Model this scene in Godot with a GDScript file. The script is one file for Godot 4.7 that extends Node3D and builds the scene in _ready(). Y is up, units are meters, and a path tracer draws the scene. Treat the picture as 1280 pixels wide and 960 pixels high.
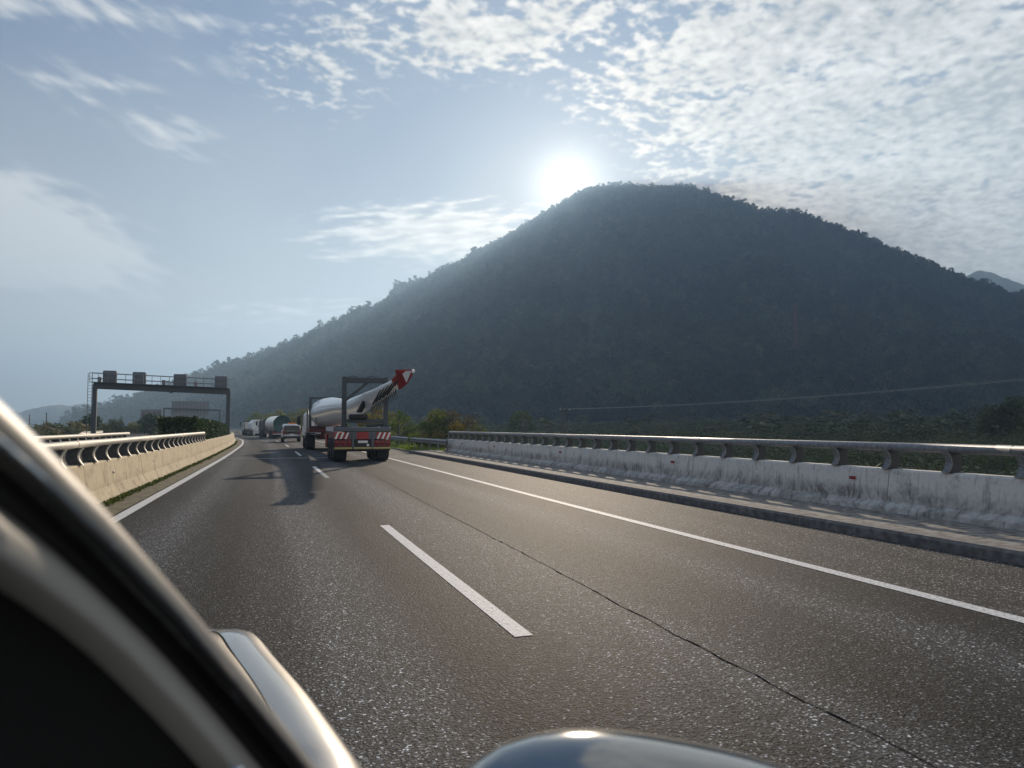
extends Node3D
# x is metres to the right of the camera's line along the road, -z metres ahead, y up.

var rng := RandomNumberGenerator.new()
var taken := {}
var M := {}
var noise_a := FastNoiseLite.new()
var noise_b := FastNoiseLite.new()
var noise_c := FastNoiseLite.new()
const SUN := Vector3(0.368, 0.305, -0.878)

# ---------------------------------------------------------------- helpers
func numbered(n: String) -> String:
	if not taken.has(n):
		taken[n] = 0
		return n
	taken[n] += 1
	return "%s_%03d" % [n, taken[n]]

func mb(smooth := false) -> SurfaceTool:
	var st := SurfaceTool.new()
	st.begin(Mesh.PRIMITIVE_TRIANGLES)
	st.set_smooth_group(0 if smooth else -1)
	return st

func build(st: SurfaceTool, called: String, m: Material, parent: Node = self) -> MeshInstance3D:
	st.generate_normals()
	var o := MeshInstance3D.new()
	o.mesh = st.commit()
	o.material_override = m
	o.name = numbered(called) if parent == self else called
	parent.add_child(o, true)
	return o

func tag(o: Node, label := "", category := "", group := "", kind := "") -> Node:
	if label: o.set_meta("label", label)
	if category: o.set_meta("category", category)
	if group: o.set_meta("group", group)
	if kind: o.set_meta("kind", kind)
	return o

func base(called: String, at: Vector3, turn := 0.0) -> Node3D:
	var o := Node3D.new()
	o.name = numbered(called)
	add_child(o)
	o.position = at
	o.rotation.y = turn
	return o

func tri(st: SurfaceTool, a: Vector3, b: Vector3, c: Vector3) -> void:
	st.add_vertex(a); st.add_vertex(b); st.add_vertex(c)

func quad(st: SurfaceTool, a: Vector3, b: Vector3, c: Vector3, d: Vector3) -> void:
	tri(st, a, b, c); tri(st, a, c, d)

func quad_uv(st: SurfaceTool, p: Array, t: Array) -> void:
	for k in [0, 1, 2, 0, 2, 3]:
		st.set_uv(t[k]); st.add_vertex(p[k])

func box(st: SurfaceTool, c: Vector3, s: Vector3, b := Basis.IDENTITY) -> void:
	var e: Array[Vector3] = []
	for k in 8:
		e.append(c + b * Vector3((-0.5 if k & 1 == 0 else 0.5) * s.x, (-0.5 if k & 2 == 0 else 0.5) * s.y, (-0.5 if k & 4 == 0 else 0.5) * s.z))
	quad(st, e[0], e[2], e[3], e[1]); quad(st, e[4], e[5], e[7], e[6])
	quad(st, e[0], e[1], e[5], e[4]); quad(st, e[2], e[6], e[7], e[3])
	quad(st, e[0], e[4], e[6], e[2]); quad(st, e[1], e[3], e[7], e[5])

# a box with chamfered long edges, for things that catch the light
func cbox(st: SurfaceTool, c: Vector3, s: Vector3, r := 0.02) -> void:
	var hx := s.x / 2; var hy := s.y / 2; var hz := s.z / 2
	r = min(r, min(hx, min(hy, hz)) * 0.9)
	var rings := []
	for zz in [[-hz, r], [-hz + r, 0.0], [hz - r, 0.0], [hz, r]]:
		var i: float = zz[1]
		var z: float = zz[0]
		rings.append([Vector3(-hx + i + r, -hy + i, z), Vector3(hx - i - r, -hy + i, z), Vector3(hx - i, -hy + i + r, z), Vector3(hx - i, hy - i - r, z), Vector3(hx - i - r, hy - i, z), Vector3(-hx + i + r, hy - i, z), Vector3(-hx + i, hy - i - r, z), Vector3(-hx + i, -hy + i + r, z)])
	for k in 3:
		for j in 8:
			quad(st, c + rings[k][j], c + rings[k][(j + 1) % 8], c + rings[k + 1][(j + 1) % 8], c + rings[k + 1][j])
	for j in range(1, 7):
		tri(st, c + rings[0][0], c + rings[0][j + 1], c + rings[0][j])
		tri(st, c + rings[3][0], c + rings[3][j], c + rings[3][j + 1])

func beam(st: SurfaceTool, a: Vector3, b: Vector3, w: float, h: float) -> void:
	var d := (b - a).normalized()
	var up := Vector3.UP if absf(d.y) < 0.95 else Vector3.RIGHT
	var x := up.cross(d).normalized()
	var y := d.cross(x)
	box(st, (a + b) / 2, Vector3(w, h, a.distance_to(b)), Basis(x, y, d))

func tube(st: SurfaceTool, pts: Array, radii: Array, sides := 10, caps := true) -> void:
	var rings := []
	for k in pts.size():
		var d: Vector3 = (pts[min(k + 1, pts.size() - 1)] - pts[max(k - 1, 0)]).normalized()
		var up := Vector3.UP if absf(d.y) < 0.9 else Vector3.RIGHT
		var x := up.cross(d).normalized()
		var y := d.cross(x)
		var ring := []
		for j in sides:
			var a := TAU * j / sides
			ring.append(pts[k] + (x * cos(a) + y * sin(a)) * radii[min(k, radii.size() - 1)])
		rings.append(ring)
	loft(st, rings, caps)

func loft(st: SurfaceTool, rings: Array, caps := true, closed := true) -> void:
	for k in rings.size() - 1:
		var n: int = rings[k].size()
		for j in (n if closed else n - 1):
			quad(st, rings[k][j], rings[k][(j + 1) % n], rings[k + 1][(j + 1) % n], rings[k + 1][j])
	if caps:
		for k in [0, rings.size() - 1]:
			var mid := Vector3.ZERO
			for p in rings[k]: mid += p
			mid /= rings[k].size()
			for j in rings[k].size():
				tri(st, mid, rings[k][j], rings[k][(j + 1) % rings[k].size()])

func prism(st: SurfaceTool, poly: Array, z0: float, z1: float, b := Basis.IDENTITY, at := Vector3.ZERO) -> void:
	var rings := []
	for z in [z0, z1]:
		var r := []
		for p in poly: r.append(at + b * Vector3(p.x, p.y, z))
		rings.append(r)
	loft(st, rings)

func wheel(parent: Node, at: Vector3, r: float, w: float, called := "wheel") -> void:
	var st := mb(true)
	var rings := []
	for q in [[-0.5, 0.62], [-0.5, 0.9], [-0.4, 0.985], [-0.2, 1.0], [0.2, 1.0], [0.4, 0.985], [0.5, 0.9], [0.5, 0.62]]:
		var ring := []
		for j in 20:
			var a := TAU * j / 20
			ring.append(at + Vector3(q[0] * w, cos(a) * r * q[1], sin(a) * r * q[1]))
		rings.append(ring)
	loft(st, rings, false)
	var o := build(st, called, M.rubber, parent)
	var s2 := mb()
	for side in [-1, 1]:
		var rr := []
		for q in [[0.46, 0.63], [0.3, 0.5], [0.34, 0.22], [0.5, 0.2], [0.5, 0.02]]:
			var ring := []
			for j in 14:
				var a := TAU * j / 14
				ring.append(at + Vector3(side * q[0] * w, cos(a) * r * q[1], sin(a) * r * q[1]))
			rr.append(ring)
		loft(s2, rr, false)
	build(s2, "rim", M.rim, o)

func lerp_table(t: Array, x: float) -> float:
	if x <= t[0][0]: return t[0][1]
	for k in t.size() - 1:
		if x <= t[k + 1][0]:
			var f: float = (x - t[k][0]) / (t[k + 1][0] - t[k][0])
			return lerpf(t[k][1], t[k + 1][1], f)
	return t[-1][1]

func smooth_table(t: Array, x: float) -> float:
	if x <= t[0][0]: return t[0][1]
	if x >= t[-1][0]: return t[-1][1]
	for k in t.size() - 1:
		if x <= t[k + 1][0]:
			var f: float = (x - t[k][0]) / (t[k + 1][0] - t[k][0])
			var p: float = t[max(k - 1, 0)][1]
			var q: float = t[min(k + 2, t.size() - 1)][1]
			return cubic_interpolate(t[k][1], t[k + 1][1], p, q, f)
	return 0.0

# the road's gentle bends: sideways shift of everything along it
const BEND := [[-60.0, 0.0], [0.0, 0.0], [12.0, 0.02], [25.0, 0.15], [50.0, 0.34], [75.0, 0.25], [100.0, -0.8], [135.0, -4.2], [170.0, -7.3], [210.0, -9.0], [260.0, -10.0], [400.0, -12.0]]
func bend(s: float) -> float:
	return smooth_table(BEND, s)
func left_line(s: float) -> float:
	return lerp_table([[-60, -2.45], [10, -2.4], [14.2, -2.26], [37.5, -1.88], [58, -1.66], [90, -1.45], [400, -1.45]], s)
func rd(d: float, s: float, y := 0.0) -> Vector3:
	return Vector3(d + bend(s), y, -s)
func heading(s: float) -> float:
	return -atan((bend(s + 3) - bend(s - 3)) / 6.0)

func steps(a: float, b: float, near := 1.0, grow := 0.02) -> Array:
	var out := [a]
	while out[-1] < b:
		out.append(min(b, out[-1] + near + grow * max(0.0, out[-1])))
	return out

# a profile [offset, height] swept along the road; side(s) gives the offset's origin
func sweep(st: SurfaceTool, prof: Array, ss: Array, side: Callable, y := 0.0, ends := true, vscale := 0.25) -> void:
	var lens := [0.0]
	for k in prof.size() - 1:
		lens.append(lens[-1] + prof[k].distance_to(prof[k + 1]))
	for k in ss.size() - 1:
		for j in prof.size() - 1:
			var p := []
			var t := []
			for q in [[k, j], [k, j + 1], [k + 1, j + 1], [k + 1, j]]:
				var s: float = ss[q[0]]
				p.append(rd(side.call(s) + prof[q[1]].x, s, y + prof[q[1]].y))
				t.append(Vector2(s * vscale, lens[q[1]] * 0.5))
			quad_uv(st, p, t)
	if ends:
		for s in [ss[0], ss[-1]]:
			var ring := []
			var mid := Vector3.ZERO
			for q in prof:
				ring.append(rd(side.call(s) + q.x, s, y + q.y))
				mid += ring[-1] / prof.size()
			for j in ring.size():
				st.set_uv(Vector2(0.1, 0.1))
				tri(st, mid, ring[j], ring[(j + 1) % ring.size()])

# ---------------------------------------------------------------- materials
func lin(r: float, g: float, b: float) -> Color:
	return Color(r, g, b).linear_to_srgb()

func flat_mat(c: Color, rough := 0.7, metal := 0.0) -> StandardMaterial3D:
	var m := StandardMaterial3D.new()
	m.albedo_color = c
	m.roughness = rough
	m.metallic = metal
	return m

func fnl(seed_: int, freq: float, oct := 4, type := FastNoiseLite.TYPE_SIMPLEX_SMOOTH) -> FastNoiseLite:
	var n := FastNoiseLite.new()
	n.seed = seed_
	n.frequency = freq
	n.noise_type = type
	n.fractal_octaves = oct
	return n

func ntex(n: FastNoiseLite, size: int, cols: Array, offs: Array, normal := false, bump := 4.0) -> NoiseTexture2D:
	var t := NoiseTexture2D.new()
	t.width = size; t.height = size
	t.seamless = true
	t.noise = n
	if normal:
		t.as_normal_map = true
		t.bump_strength = bump
	else:
		var g := Gradient.new()
		g.colors = PackedColorArray(cols)
		g.offsets = PackedFloat32Array(offs)
		t.color_ramp = g
	return t

func grey(v: float) -> Color:
	return lin(v, v, v)

# albedo noise over a surface, in world space
func noisy(cols: Array, offs: Array, freq: float, scale: float, rough := 0.85, seed_ := 1, bump := 0.0, oct := 5) -> StandardMaterial3D:
	var m := StandardMaterial3D.new()
	m.albedo_texture = ntex(fnl(seed_, freq, oct), 512, cols, offs)
	m.uv1_triplanar = true
	m.uv1_world_triplanar = true
	m.uv1_scale = Vector3.ONE * scale
	m.roughness = rough
	if bump > 0.0:
		m.heightmap_enabled = true
		m.heightmap_texture = ntex(fnl(seed_ + 7, freq * 2.0, oct), 512, [Color.BLACK, Color.WHITE], [0.0, 1.0])
		m.heightmap_scale = bump
	return m

func asphalt_images() -> Array:
	# crushed stone in bitumen: pale and dark chips over black, three pixels to the centimetre
	var n := 1024
	var a := Image.create(n, n, false, Image.FORMAT_RGB8)
	var h := Image.create(n, n, false, Image.FORMAT_L8)
	a.fill(lin(0.046, 0.047, 0.049))
	h.fill(Color(0.25, 0.25, 0.25))
	var r := RandomNumberGenerator.new()
	r.seed = 5
	for k in 120000:
		var x := r.randi() % n
		var y := r.randi() % n
		var w := 1 + r.randi() % 4
		var hh := 1 + r.randi() % 4
		var v := 0.02 + 0.05 * r.randf()
		var q := r.randf()
		if q < 0.1: v = 0.22 + 0.34 * r.randf()
		elif q < 0.27: v = 0.09 + 0.07 * r.randf()
		elif q > 0.7: v = 0.008
		v *= 2.0
		var c := lin(v * 0.96, v * 0.98, v)
		var e := 0.35 + 0.65 * r.randf()
		a.fill_rect(Rect2i(x, y, w, hh), c)
		h.fill_rect(Rect2i(x, y, w, hh), Color(e, e, e))
	return [ImageTexture.create_from_image(a), ImageTexture.create_from_image(h)]

func concrete_image(w: int, h: int, pale: Color, dark: Color, seed_: int, stain: float, scuff: float) -> ImageTexture:
	# u runs along the wall (8 m), v up it (from the foot): run-off streaks, scuffs near the foot, blotches
	var img := Image.create(w, h, false, Image.FORMAT_RGB8)
	var big := fnl(seed_, 0.012, 4)
	var fine := fnl(seed_ + 1, 0.09, 4)
	var streak := fnl(seed_ + 2, 0.035, 3)
	var diag := fnl(seed_ + 3, 0.02, 4)
	for y in h:
		var v := float(y) / h
		for x in w:
			var ang := TAU * x / w
			var cx := cos(ang) * w / TAU
			var cy := sin(ang) * w / TAU
			var b := big.get_noise_3d(cx, cy, y) * 0.5 + 0.5
			var f := fine.get_noise_3d(cx, cy, y)
			var s := streak.get_noise_3d(cx * 2.2, cy * 2.2, y * 0.3)
			var d := diag.get_noise_3d(cx * 1.5 + y * 0.9, cy * 1.5 + y * 0.9, y * 0.5)
			var t := smoothstep(0.45, 0.8, b + f * 0.12) * 0.5 * stain
			t += smoothstep(0.2, 0.6, s) * 0.6 * stain
			t += (0.42 + 0.5 * smoothstep(-0.3, 0.5, d)) * scuff * (1.0 - smoothstep(0.15, 0.24 + 0.1 * b, v))
			t += clampf(f * 0.22, -0.08, 0.2)
			var c := pale.lerp(dark, clampf(t, 0.0, 1.0))
			img.set_pixel(x, y, c.linear_to_srgb())
	return ImageTexture.create_from_image(img)

func make_materials() -> void:
	var asp := asphalt_images()
	var m := StandardMaterial3D.new()
	m.albedo_texture = asp[0]
	m.uv1_triplanar = true
	m.uv1_world_triplanar = true
	m.uv1_scale = Vector3.ONE * 0.25
	m.vertex_color_use_as_albedo = true
	m.roughness = 0.75
	m.metallic_specular = 0.22
	m.heightmap_enabled = true
	m.heightmap_texture = asp[1]
	m.heightmap_scale = 0.5
	M.asphalt = m
	var paint := StandardMaterial3D.new()
	paint.albedo_texture = ntex(fnl(12, 0.05, 5), 512, [lin(0.3, 0.3, 0.29), lin(0.6, 0.59, 0.57), lin(0.75, 0.74, 0.72)], [0.15, 0.38, 0.8])
	paint.uv1_triplanar = true; paint.uv1_world_triplanar = true
	paint.uv1_scale = Vector3.ONE * 0.8
	paint.roughness = 0.7
	paint.heightmap_enabled = true
	paint.heightmap_texture = asp[1]
	paint.heightmap_scale = 0.12
	paint.metallic_specular = 0.3
	M.paint = paint
	M.crack = flat_mat(lin(0.006, 0.006, 0.006), 1.0)
	M.crack.metallic_specular = 0.0
	for q in [["wall_right", concrete_image(1024, 256, Color(0.8, 0.75, 0.66), Color(0.23, 0.2, 0.17), 31, 0.7, 0.85)], ["wall_left", concrete_image(1024, 256, Color(0.6, 0.495, 0.33), Color(0.23, 0.175, 0.11), 47, 0.8, 0.45)]]:
		var c := StandardMaterial3D.new()
		c.albedo_texture = q[1]
		c.roughness = 0.9
		c.heightmap_enabled = true
		c.heightmap_texture = q[1]
		c.heightmap_scale = 0.05
		M[q[0]] = c
	M.wall_shaded = noisy([lin(0.02, 0.02, 0.02), lin(0.05, 0.047, 0.04)], [0.3, 0.7], 0.03, 0.4, 0.95, 18)  # deep shade of the gap put into the concrete's colour
	M.walkway = noisy([lin(0.1, 0.09, 0.08), lin(0.22, 0.2, 0.17), lin(0.3, 0.28, 0.25)], [0.2, 0.5, 0.85], 0.02, 0.5, 0.9, 3, 0.5)
	M.kerb = noisy([lin(0.12, 0.11, 0.1), lin(0.18, 0.165, 0.15), lin(0.25, 0.23, 0.21)], [0.2, 0.55, 0.85], 0.03, 0.35, 0.9, 8, 0.2)
	M.dirt = noisy([lin(0.05, 0.04, 0.025), lin(0.11, 0.085, 0.055), lin(0.1, 0.1, 0.035), lin(0.17, 0.13, 0.085)], [0.25, 0.45, 0.6, 0.8], 0.02, 0.4, 0.95, 9, 1.2)
	M.deck = noisy([lin(0.12, 0.12, 0.115), lin(0.26, 0.25, 0.24)], [0.3, 0.7], 0.02, 0.3, 0.9, 10)
	M.galvanised = noisy([lin(0.2, 0.205, 0.21), lin(0.32, 0.325, 0.33)], [0.3, 0.7], 0.03, 0.7, 0.55, 14)
	M.galvanised.metallic = 0.25
	M.rail_warm = noisy([lin(0.36, 0.34, 0.3), lin(0.5, 0.48, 0.43)], [0.3, 0.7], 0.03, 0.7, 0.6, 15)
	M.rail_warm.metallic = 0.2
	M.post = noisy([lin(0.16, 0.16, 0.16), lin(0.27, 0.27, 0.265)], [0.3, 0.7], 0.05, 0.9, 0.65, 16)
	M.post_web_shaded = noisy([lin(0.03, 0.03, 0.032), lin(0.07, 0.07, 0.07)], [0.3, 0.7], 0.05, 0.9, 0.75, 17)  # dark paint, with the shade on the bracket's face worked into it
	M.dark_steel = flat_mat(lin(0.045, 0.055, 0.065), 0.6, 0.2)
	M.grey_steel = flat_mat(lin(0.1, 0.115, 0.135), 0.55, 0.2)
	M.sign_back = flat_mat(lin(0.17, 0.17, 0.19), 0.6, 0.2)
	M.rubber = flat_mat(lin(0.014, 0.014, 0.015), 0.8)
	M.rim = flat_mat(lin(0.12, 0.11, 0.11), 0.5, 0.4)
	M.red = flat_mat(lin(0.3, 0.02, 0.022), 0.5)
	M.dull_red = flat_mat(lin(0.13, 0.02, 0.02), 0.6)
	M.lamp_red = flat_mat(lin(0.22, 0.01, 0.012), 0.25)
	M.amber = flat_mat(lin(0.7, 0.18, 0.02), 0.3)
	M.white = flat_mat(lin(0.72, 0.72, 0.71), 0.4)
	M.white_gloss = flat_mat(lin(0.7, 0.7, 0.69), 0.35)
	M.white_gloss.clearcoat_enabled = true
	M.white_gloss.clearcoat = 0.6
	M.white_gloss.clearcoat_roughness = 0.15
	M.off_white = flat_mat(lin(0.5, 0.5, 0.5), 0.6)
	M.black = flat_mat(lin(0.012, 0.012, 0.013), 0.6)
	M.dark_glass = flat_mat(lin(0.012, 0.016, 0.02), 0.08)
	M.green_cover = flat_mat(lin(0.02, 0.075, 0.07), 0.7)
	M.yellow = flat_mat(lin(0.42, 0.34, 0.13), 0.5)
	M.interior = flat_mat(lin(0.016, 0.016, 0.016), 0.9)
	M.interior.metallic_specular = 0.2
	M.gloss_black = flat_mat(lin(0.01, 0.01, 0.011), 0.12)
	M.gloss_black.clearcoat_enabled = true
	M.gloss_black.clearcoat_roughness = 0.05
	M.mirror_shell = flat_mat(lin(0.3, 0.3, 0.285), 0.14, 0.75)
	M.mirror_shell.clearcoat_enabled = true
	M.mirror_shell.clearcoat_roughness = 0.04
	M.seal = flat_mat(lin(0.01, 0.01, 0.01), 0.5)
	M.silver = flat_mat(lin(0.25, 0.24, 0.22), 0.42, 0.3)
	M.silver.clearcoat_enabled = true
	M.silver.clearcoat = 1.0
	M.silver.clearcoat_roughness = 0.02
	M.frame_trim = flat_mat(lin(0.33, 0.32, 0.295), 0.5)
	M.chrome = flat_mat(lin(0.7, 0.7, 0.7), 0.15, 1.0)
	M.glass = flat_mat(Color(0.8, 0.85, 0.85, 0.12), 0.02)
	M.glass.transparency = BaseMaterial3D.TRANSPARENCY_ALPHA
	M.bark = noisy([lin(0.04, 0.03, 0.022), lin(0.1, 0.08, 0.06)], [0.3, 0.7], 0.05, 1.0, 0.95, 20)
	M.wood = flat_mat(lin(0.07, 0.055, 0.04), 0.9)
	M.wire = flat_mat(lin(0.5, 0.5, 0.5), 0.5, 0.3)
	M.porcelain = flat_mat(lin(0.6, 0.6, 0.62), 0.2)
	M.lattice = flat_mat(lin(0.16, 0.08, 0.07), 0.6, 0.2)
	# leaf materials take the vertex or copy colour
	var leaf := StandardMaterial3D.new()
	leaf.vertex_color_use_as_albedo = true
	leaf.roughness = 0.75
	leaf.backlight_enabled = true
	leaf.backlight = Color(0.6, 0.66, 0.36)
	M.leaf = leaf
	M.sun_leaf = leaf.duplicate()
	M.sun_leaf.backlight = Color(0.95, 1.0, 0.55)
	M.ground = noisy([lin(0.035, 0.04, 0.02), lin(0.06, 0.07, 0.03), lin(0.1, 0.09, 0.05)], [0.25, 0.5, 0.8], 0.012, 0.02, 0.95, 22)
	M.mountain = noisy([lin(0.02, 0.028, 0.016), lin(0.035, 0.045, 0.025), lin(0.07, 0.065, 0.05)], [0.3, 0.6, 0.85], 0.012, 0.004, 0.95, 23)
	M.median = noisy([lin(0.03, 0.03, 0.018), lin(0.07, 0.075, 0.03), lin(0.1, 0.08, 0.05)], [0.25, 0.5, 0.8], 0.02, 0.15, 0.95, 24)

# ---------------------------------------------------------------- sky
var cam_az := deg_to_rad(18.48)
var n1 := fnl(101, 1.0, 4)
var n2 := fnl(102, 1.0, 5)
var n3 := fnl(103, 1.0, 3)

func blob(az: float, el: float, a0: float, e0: float, ra: float, re: float, tilt := 0.0) -> float:
	var x := az - a0
	var y := el - e0 - x * tilt
	return exp(-(x * x / (ra * ra) + y * y / (re * re)))

# radiance of air and clouds towards azimuth az (degrees right of the camera's axis) and elevation el (degrees)
func sky_at(az: float, el: float) -> Color:
	var a := deg_to_rad(az) + cam_az
	var e := deg_to_rad(el)
	var dir := Vector3(sin(a) * cos(e), sin(e), -cos(a) * cos(e))
	var cosang := clampf(dir.dot(SUN), -1.0, 1.0)
	var th := rad_to_deg(acos(cosang))
	# clear air: pale at the horizon, blue above, brighter round the sun
	var up := clampf(el / 60.0, 0.0, 1.0)
	var hz := exp(-maxf(el, 0.0) / 8.5)
	var c := Color(0.022, 0.072, 0.195).lerp(Color(0.05, 0.115, 0.26), smoothstep(0.25, 1.0, up))
	c = c.lerp(Color(1.3, 1.1, 0.78), hz)
	# clouds lie in sheets overhead: noise is looked up where the ray meets the sheet
	var k := 1.0 / (sin(maxf(e, 0.0)) + 0.07)
	var p := Vector2(dir.x, dir.z) * k
	var cloud := 0.0
	var tone := 1.0
	# altocumulus: the field on the right of the frame and on beyond it, with its ragged tongue to the left at the top
	var big := n3.get_noise_2d(p.x * 0.8 + 3.1, p.y * 0.8)
	var field := smoothstep(4.0, 15.0, az + big * 9.0 - maxf(0.0, 12.0 - el) * 0.15) * (1.0 - smoothstep(150.0, 190.0, az))
	field *= 1.0 - 0.8 * blob(az, el, 4.5, 17.0, 9.0, 5.5)
	field = maxf(field, 1.0 * blob(az, el, -2.0, 28.2, 12.0, 2.6, 0.03))
	field = maxf(field, 0.75 * blob(az, el, 12.0, 25.0, 8.0, 4.0))
	field = maxf(field, 0.4 * blob(az, el, -15.0, 25.0, 6.0, 3.5))
	var wx := n1.get_noise_2d(p.x * 2.0, p.y * 2.0) * 0.07
	var cells := n1.get_noise_2d((p.x + wx) * 10.0, (p.y - wx) * 13.0 + 20.0)
	var fine := n2.get_noise_2d(p.x * 24.0 + 7.0, p.y * 24.0)
	var cum := cells * 0.62 + fine * 0.42
	var gap := smoothstep(0.15, 0.5, n3.get_noise_2d(p.x * 2.3 - 11.0, p.y * 2.3)) * 0.35
	var ac := smoothstep(0.52 - field * 0.9 + gap, 0.95 - field * 0.75 + gap, cum + 0.36) * smoothstep(0.05, 0.4, field)
	cloud = maxf(cloud, ac * 0.9)
	tone = 0.95 + fine * 0.4 + cells * 0.45 + n3.get_noise_2d(p.x * 1.7 + 40.0, p.y * 1.7) * 0.3
	# streaked sheet to the left of the sun
	var st := n2.get_noise_2d(az * 0.05 + wx * 0.6, el * 0.55 - az * 0.06)
	var st2 := n2.get_noise_2d(az * 0.34 + 9.0, el * 1.9 - az * 0.16)
	var wisp := n2.get_noise_2d(az * 0.22 - 30.0, el * 0.75 + az * 0.24)
	var sheet := blob(az, el, -5.5, 14.3, 9.0, 2.3, 0.06) * 1.25
	sheet = maxf(sheet, blob(az, el, -15.0, 8.0, 10.0, 1.8, 0.07) * 0.62)
	sheet = maxf(sheet, blob(az, el, -20.0, 4.2, 16.0, 1.6, 0.0) * 0.6)
	var sc := smoothstep(0.3, 1.05, sheet + st * 0.5 + st2 * 0.55) * smoothstep(0.12, 0.4, sheet)
	# soft banks further left, and thin veil
	var bank := blob(az, el, -36.0, 12.4, 8.5, 3.0, -0.16) * 2.4
	bank = maxf(bank, blob(az, el, -27.5, 20.5, 8.0, 2.4, -0.2) * 0.48)
	bank = maxf(bank, blob(az, el, -32.0, 27.0, 14.0, 4.0) * 0.6)
	var sb := smoothstep(0.25, 1.05, bank + st * 0.35 + wisp * 0.55 + n3.get_noise_2d(az * 0.08, el * 0.25) * 0.3) * 0.85 * smoothstep(0.1, 0.35, bank)
	var veil := 0.14 * smoothstep(-0.3, 0.5, n3.get_noise_2d(p.x * 0.9 - 5.0, p.y * 0.35))
	var lit := 0.5 + 0.18 * exp(-th / 22.0) + 0.3 * smoothstep(60.0, 130.0, th)  # final term brightens unseen clouds behind the camera, added to light the shaded parapet
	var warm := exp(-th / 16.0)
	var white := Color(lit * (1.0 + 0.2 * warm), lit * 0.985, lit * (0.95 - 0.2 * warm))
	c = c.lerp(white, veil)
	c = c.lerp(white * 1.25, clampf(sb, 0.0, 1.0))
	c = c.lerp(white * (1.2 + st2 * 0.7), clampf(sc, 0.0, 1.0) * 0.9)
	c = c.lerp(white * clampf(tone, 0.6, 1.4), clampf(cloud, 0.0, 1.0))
	# light scattered forward round the sun
	var glow := 0.5 * exp(-th / 6.5)
	c += Color(glow, glow * 0.88, glow * 0.68)
	var core := 20.0 * exp(-pow(th / 0.72, 2.0)) + 1.1 * exp(-pow(th / 2.2, 2.0)) + 0.35 * exp(-th / 3.5)
	c += Color(core, core * 0.97, core * 0.9)
	c.a = 1.0
	return c

func make_sky() -> ImageTexture:
	var W := 4096
	var H := 2048
	var lw := 768
	var lh := 384
	var low := Image.create(lw, lh, false, Image.FORMAT_RGBF)
	var half := rad_to_deg(cam_az)
	low.fill(Color(0.5, 0.5, 0.48))
	# in a panorama the first column looks along -z
	for y in lh / 2 + 2:
		var el := 90.0 - (y + 0.5) * 180.0 / lh
		for x in lw:
			var az := (x + 0.5) * 360.0 / lw - half
			az = wrapf(az, -180.0, 180.0)
			low.set_pixel(x, y, sky_at(az, maxf(el, 0.0)))
	low.resize(W, H, Image.INTERPOLATE_BILINEAR)
	var px := W / 360.0
	var x0 := int((half - 46.0) * px)
	var x1 := int((half + 46.0) * px)
	for y in range(int((90.0 - 36.0) * px), H / 2 + 1):
		var el := 90.0 - (y + 0.5) / px
		for x in range(x0, x1):
			var az := (x + 0.5) / px - half
			low.set_pixel(posmod(x, W), y, sky_at(az, maxf(el, 0.0)))
	return ImageTexture.create_from_image(low)

# ---------------------------------------------------------------- plants
func leaf_mesh_add(st: SurfaceTool, at: Vector3, size: float, c: Color) -> void:
	var n := Vector3(rng.randfn(), rng.randfn() + 0.4, rng.randfn()).normalized()
	var x := n.cross(Vector3(rng.randfn(), rng.randfn(), rng.randfn())).normalized()
	var y := n.cross(x)
	var w := size * (0.35 + 0.2 * rng.randf())
	st.set_color(c)
	quad(st, at - y * size, at + x * w, at + y * size, at - x * w)

func shade_of(c: Color, v := 0.25) -> Color:
	var k := 1.0 + rng.randf_range(-v, v)
	var t := rng.randf_range(-0.1, 0.1)
	return Color(c.r * k * (1.0 + t), c.g * k, c.b * k * (1.0 - t))

# clumps: list of [centre, radius vector]; leaves sit mostly in the outer half of each clump
func crown_mesh(clumps: Array, count: int, size: float, cols: Array) -> ArrayMesh:
	var st := mb()
	var total := 0.0
	for q in clumps: total += q[1].x * q[1].y
	for q in clumps:
		var n := int(count * q[1].x * q[1].y / total)
		var c0: Color = cols[rng.randi() % cols.size()]
		for k in n:
			var d := Vector3(rng.randfn(), rng.randfn(), rng.randfn()).normalized() * pow(rng.randf(), 0.45)
			leaf_mesh_add(st, q[0] + d * q[1], size * rng.randf_range(0.6, 1.3), shade_of(c0))
	st.generate_normals()
	return st.commit()

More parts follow.
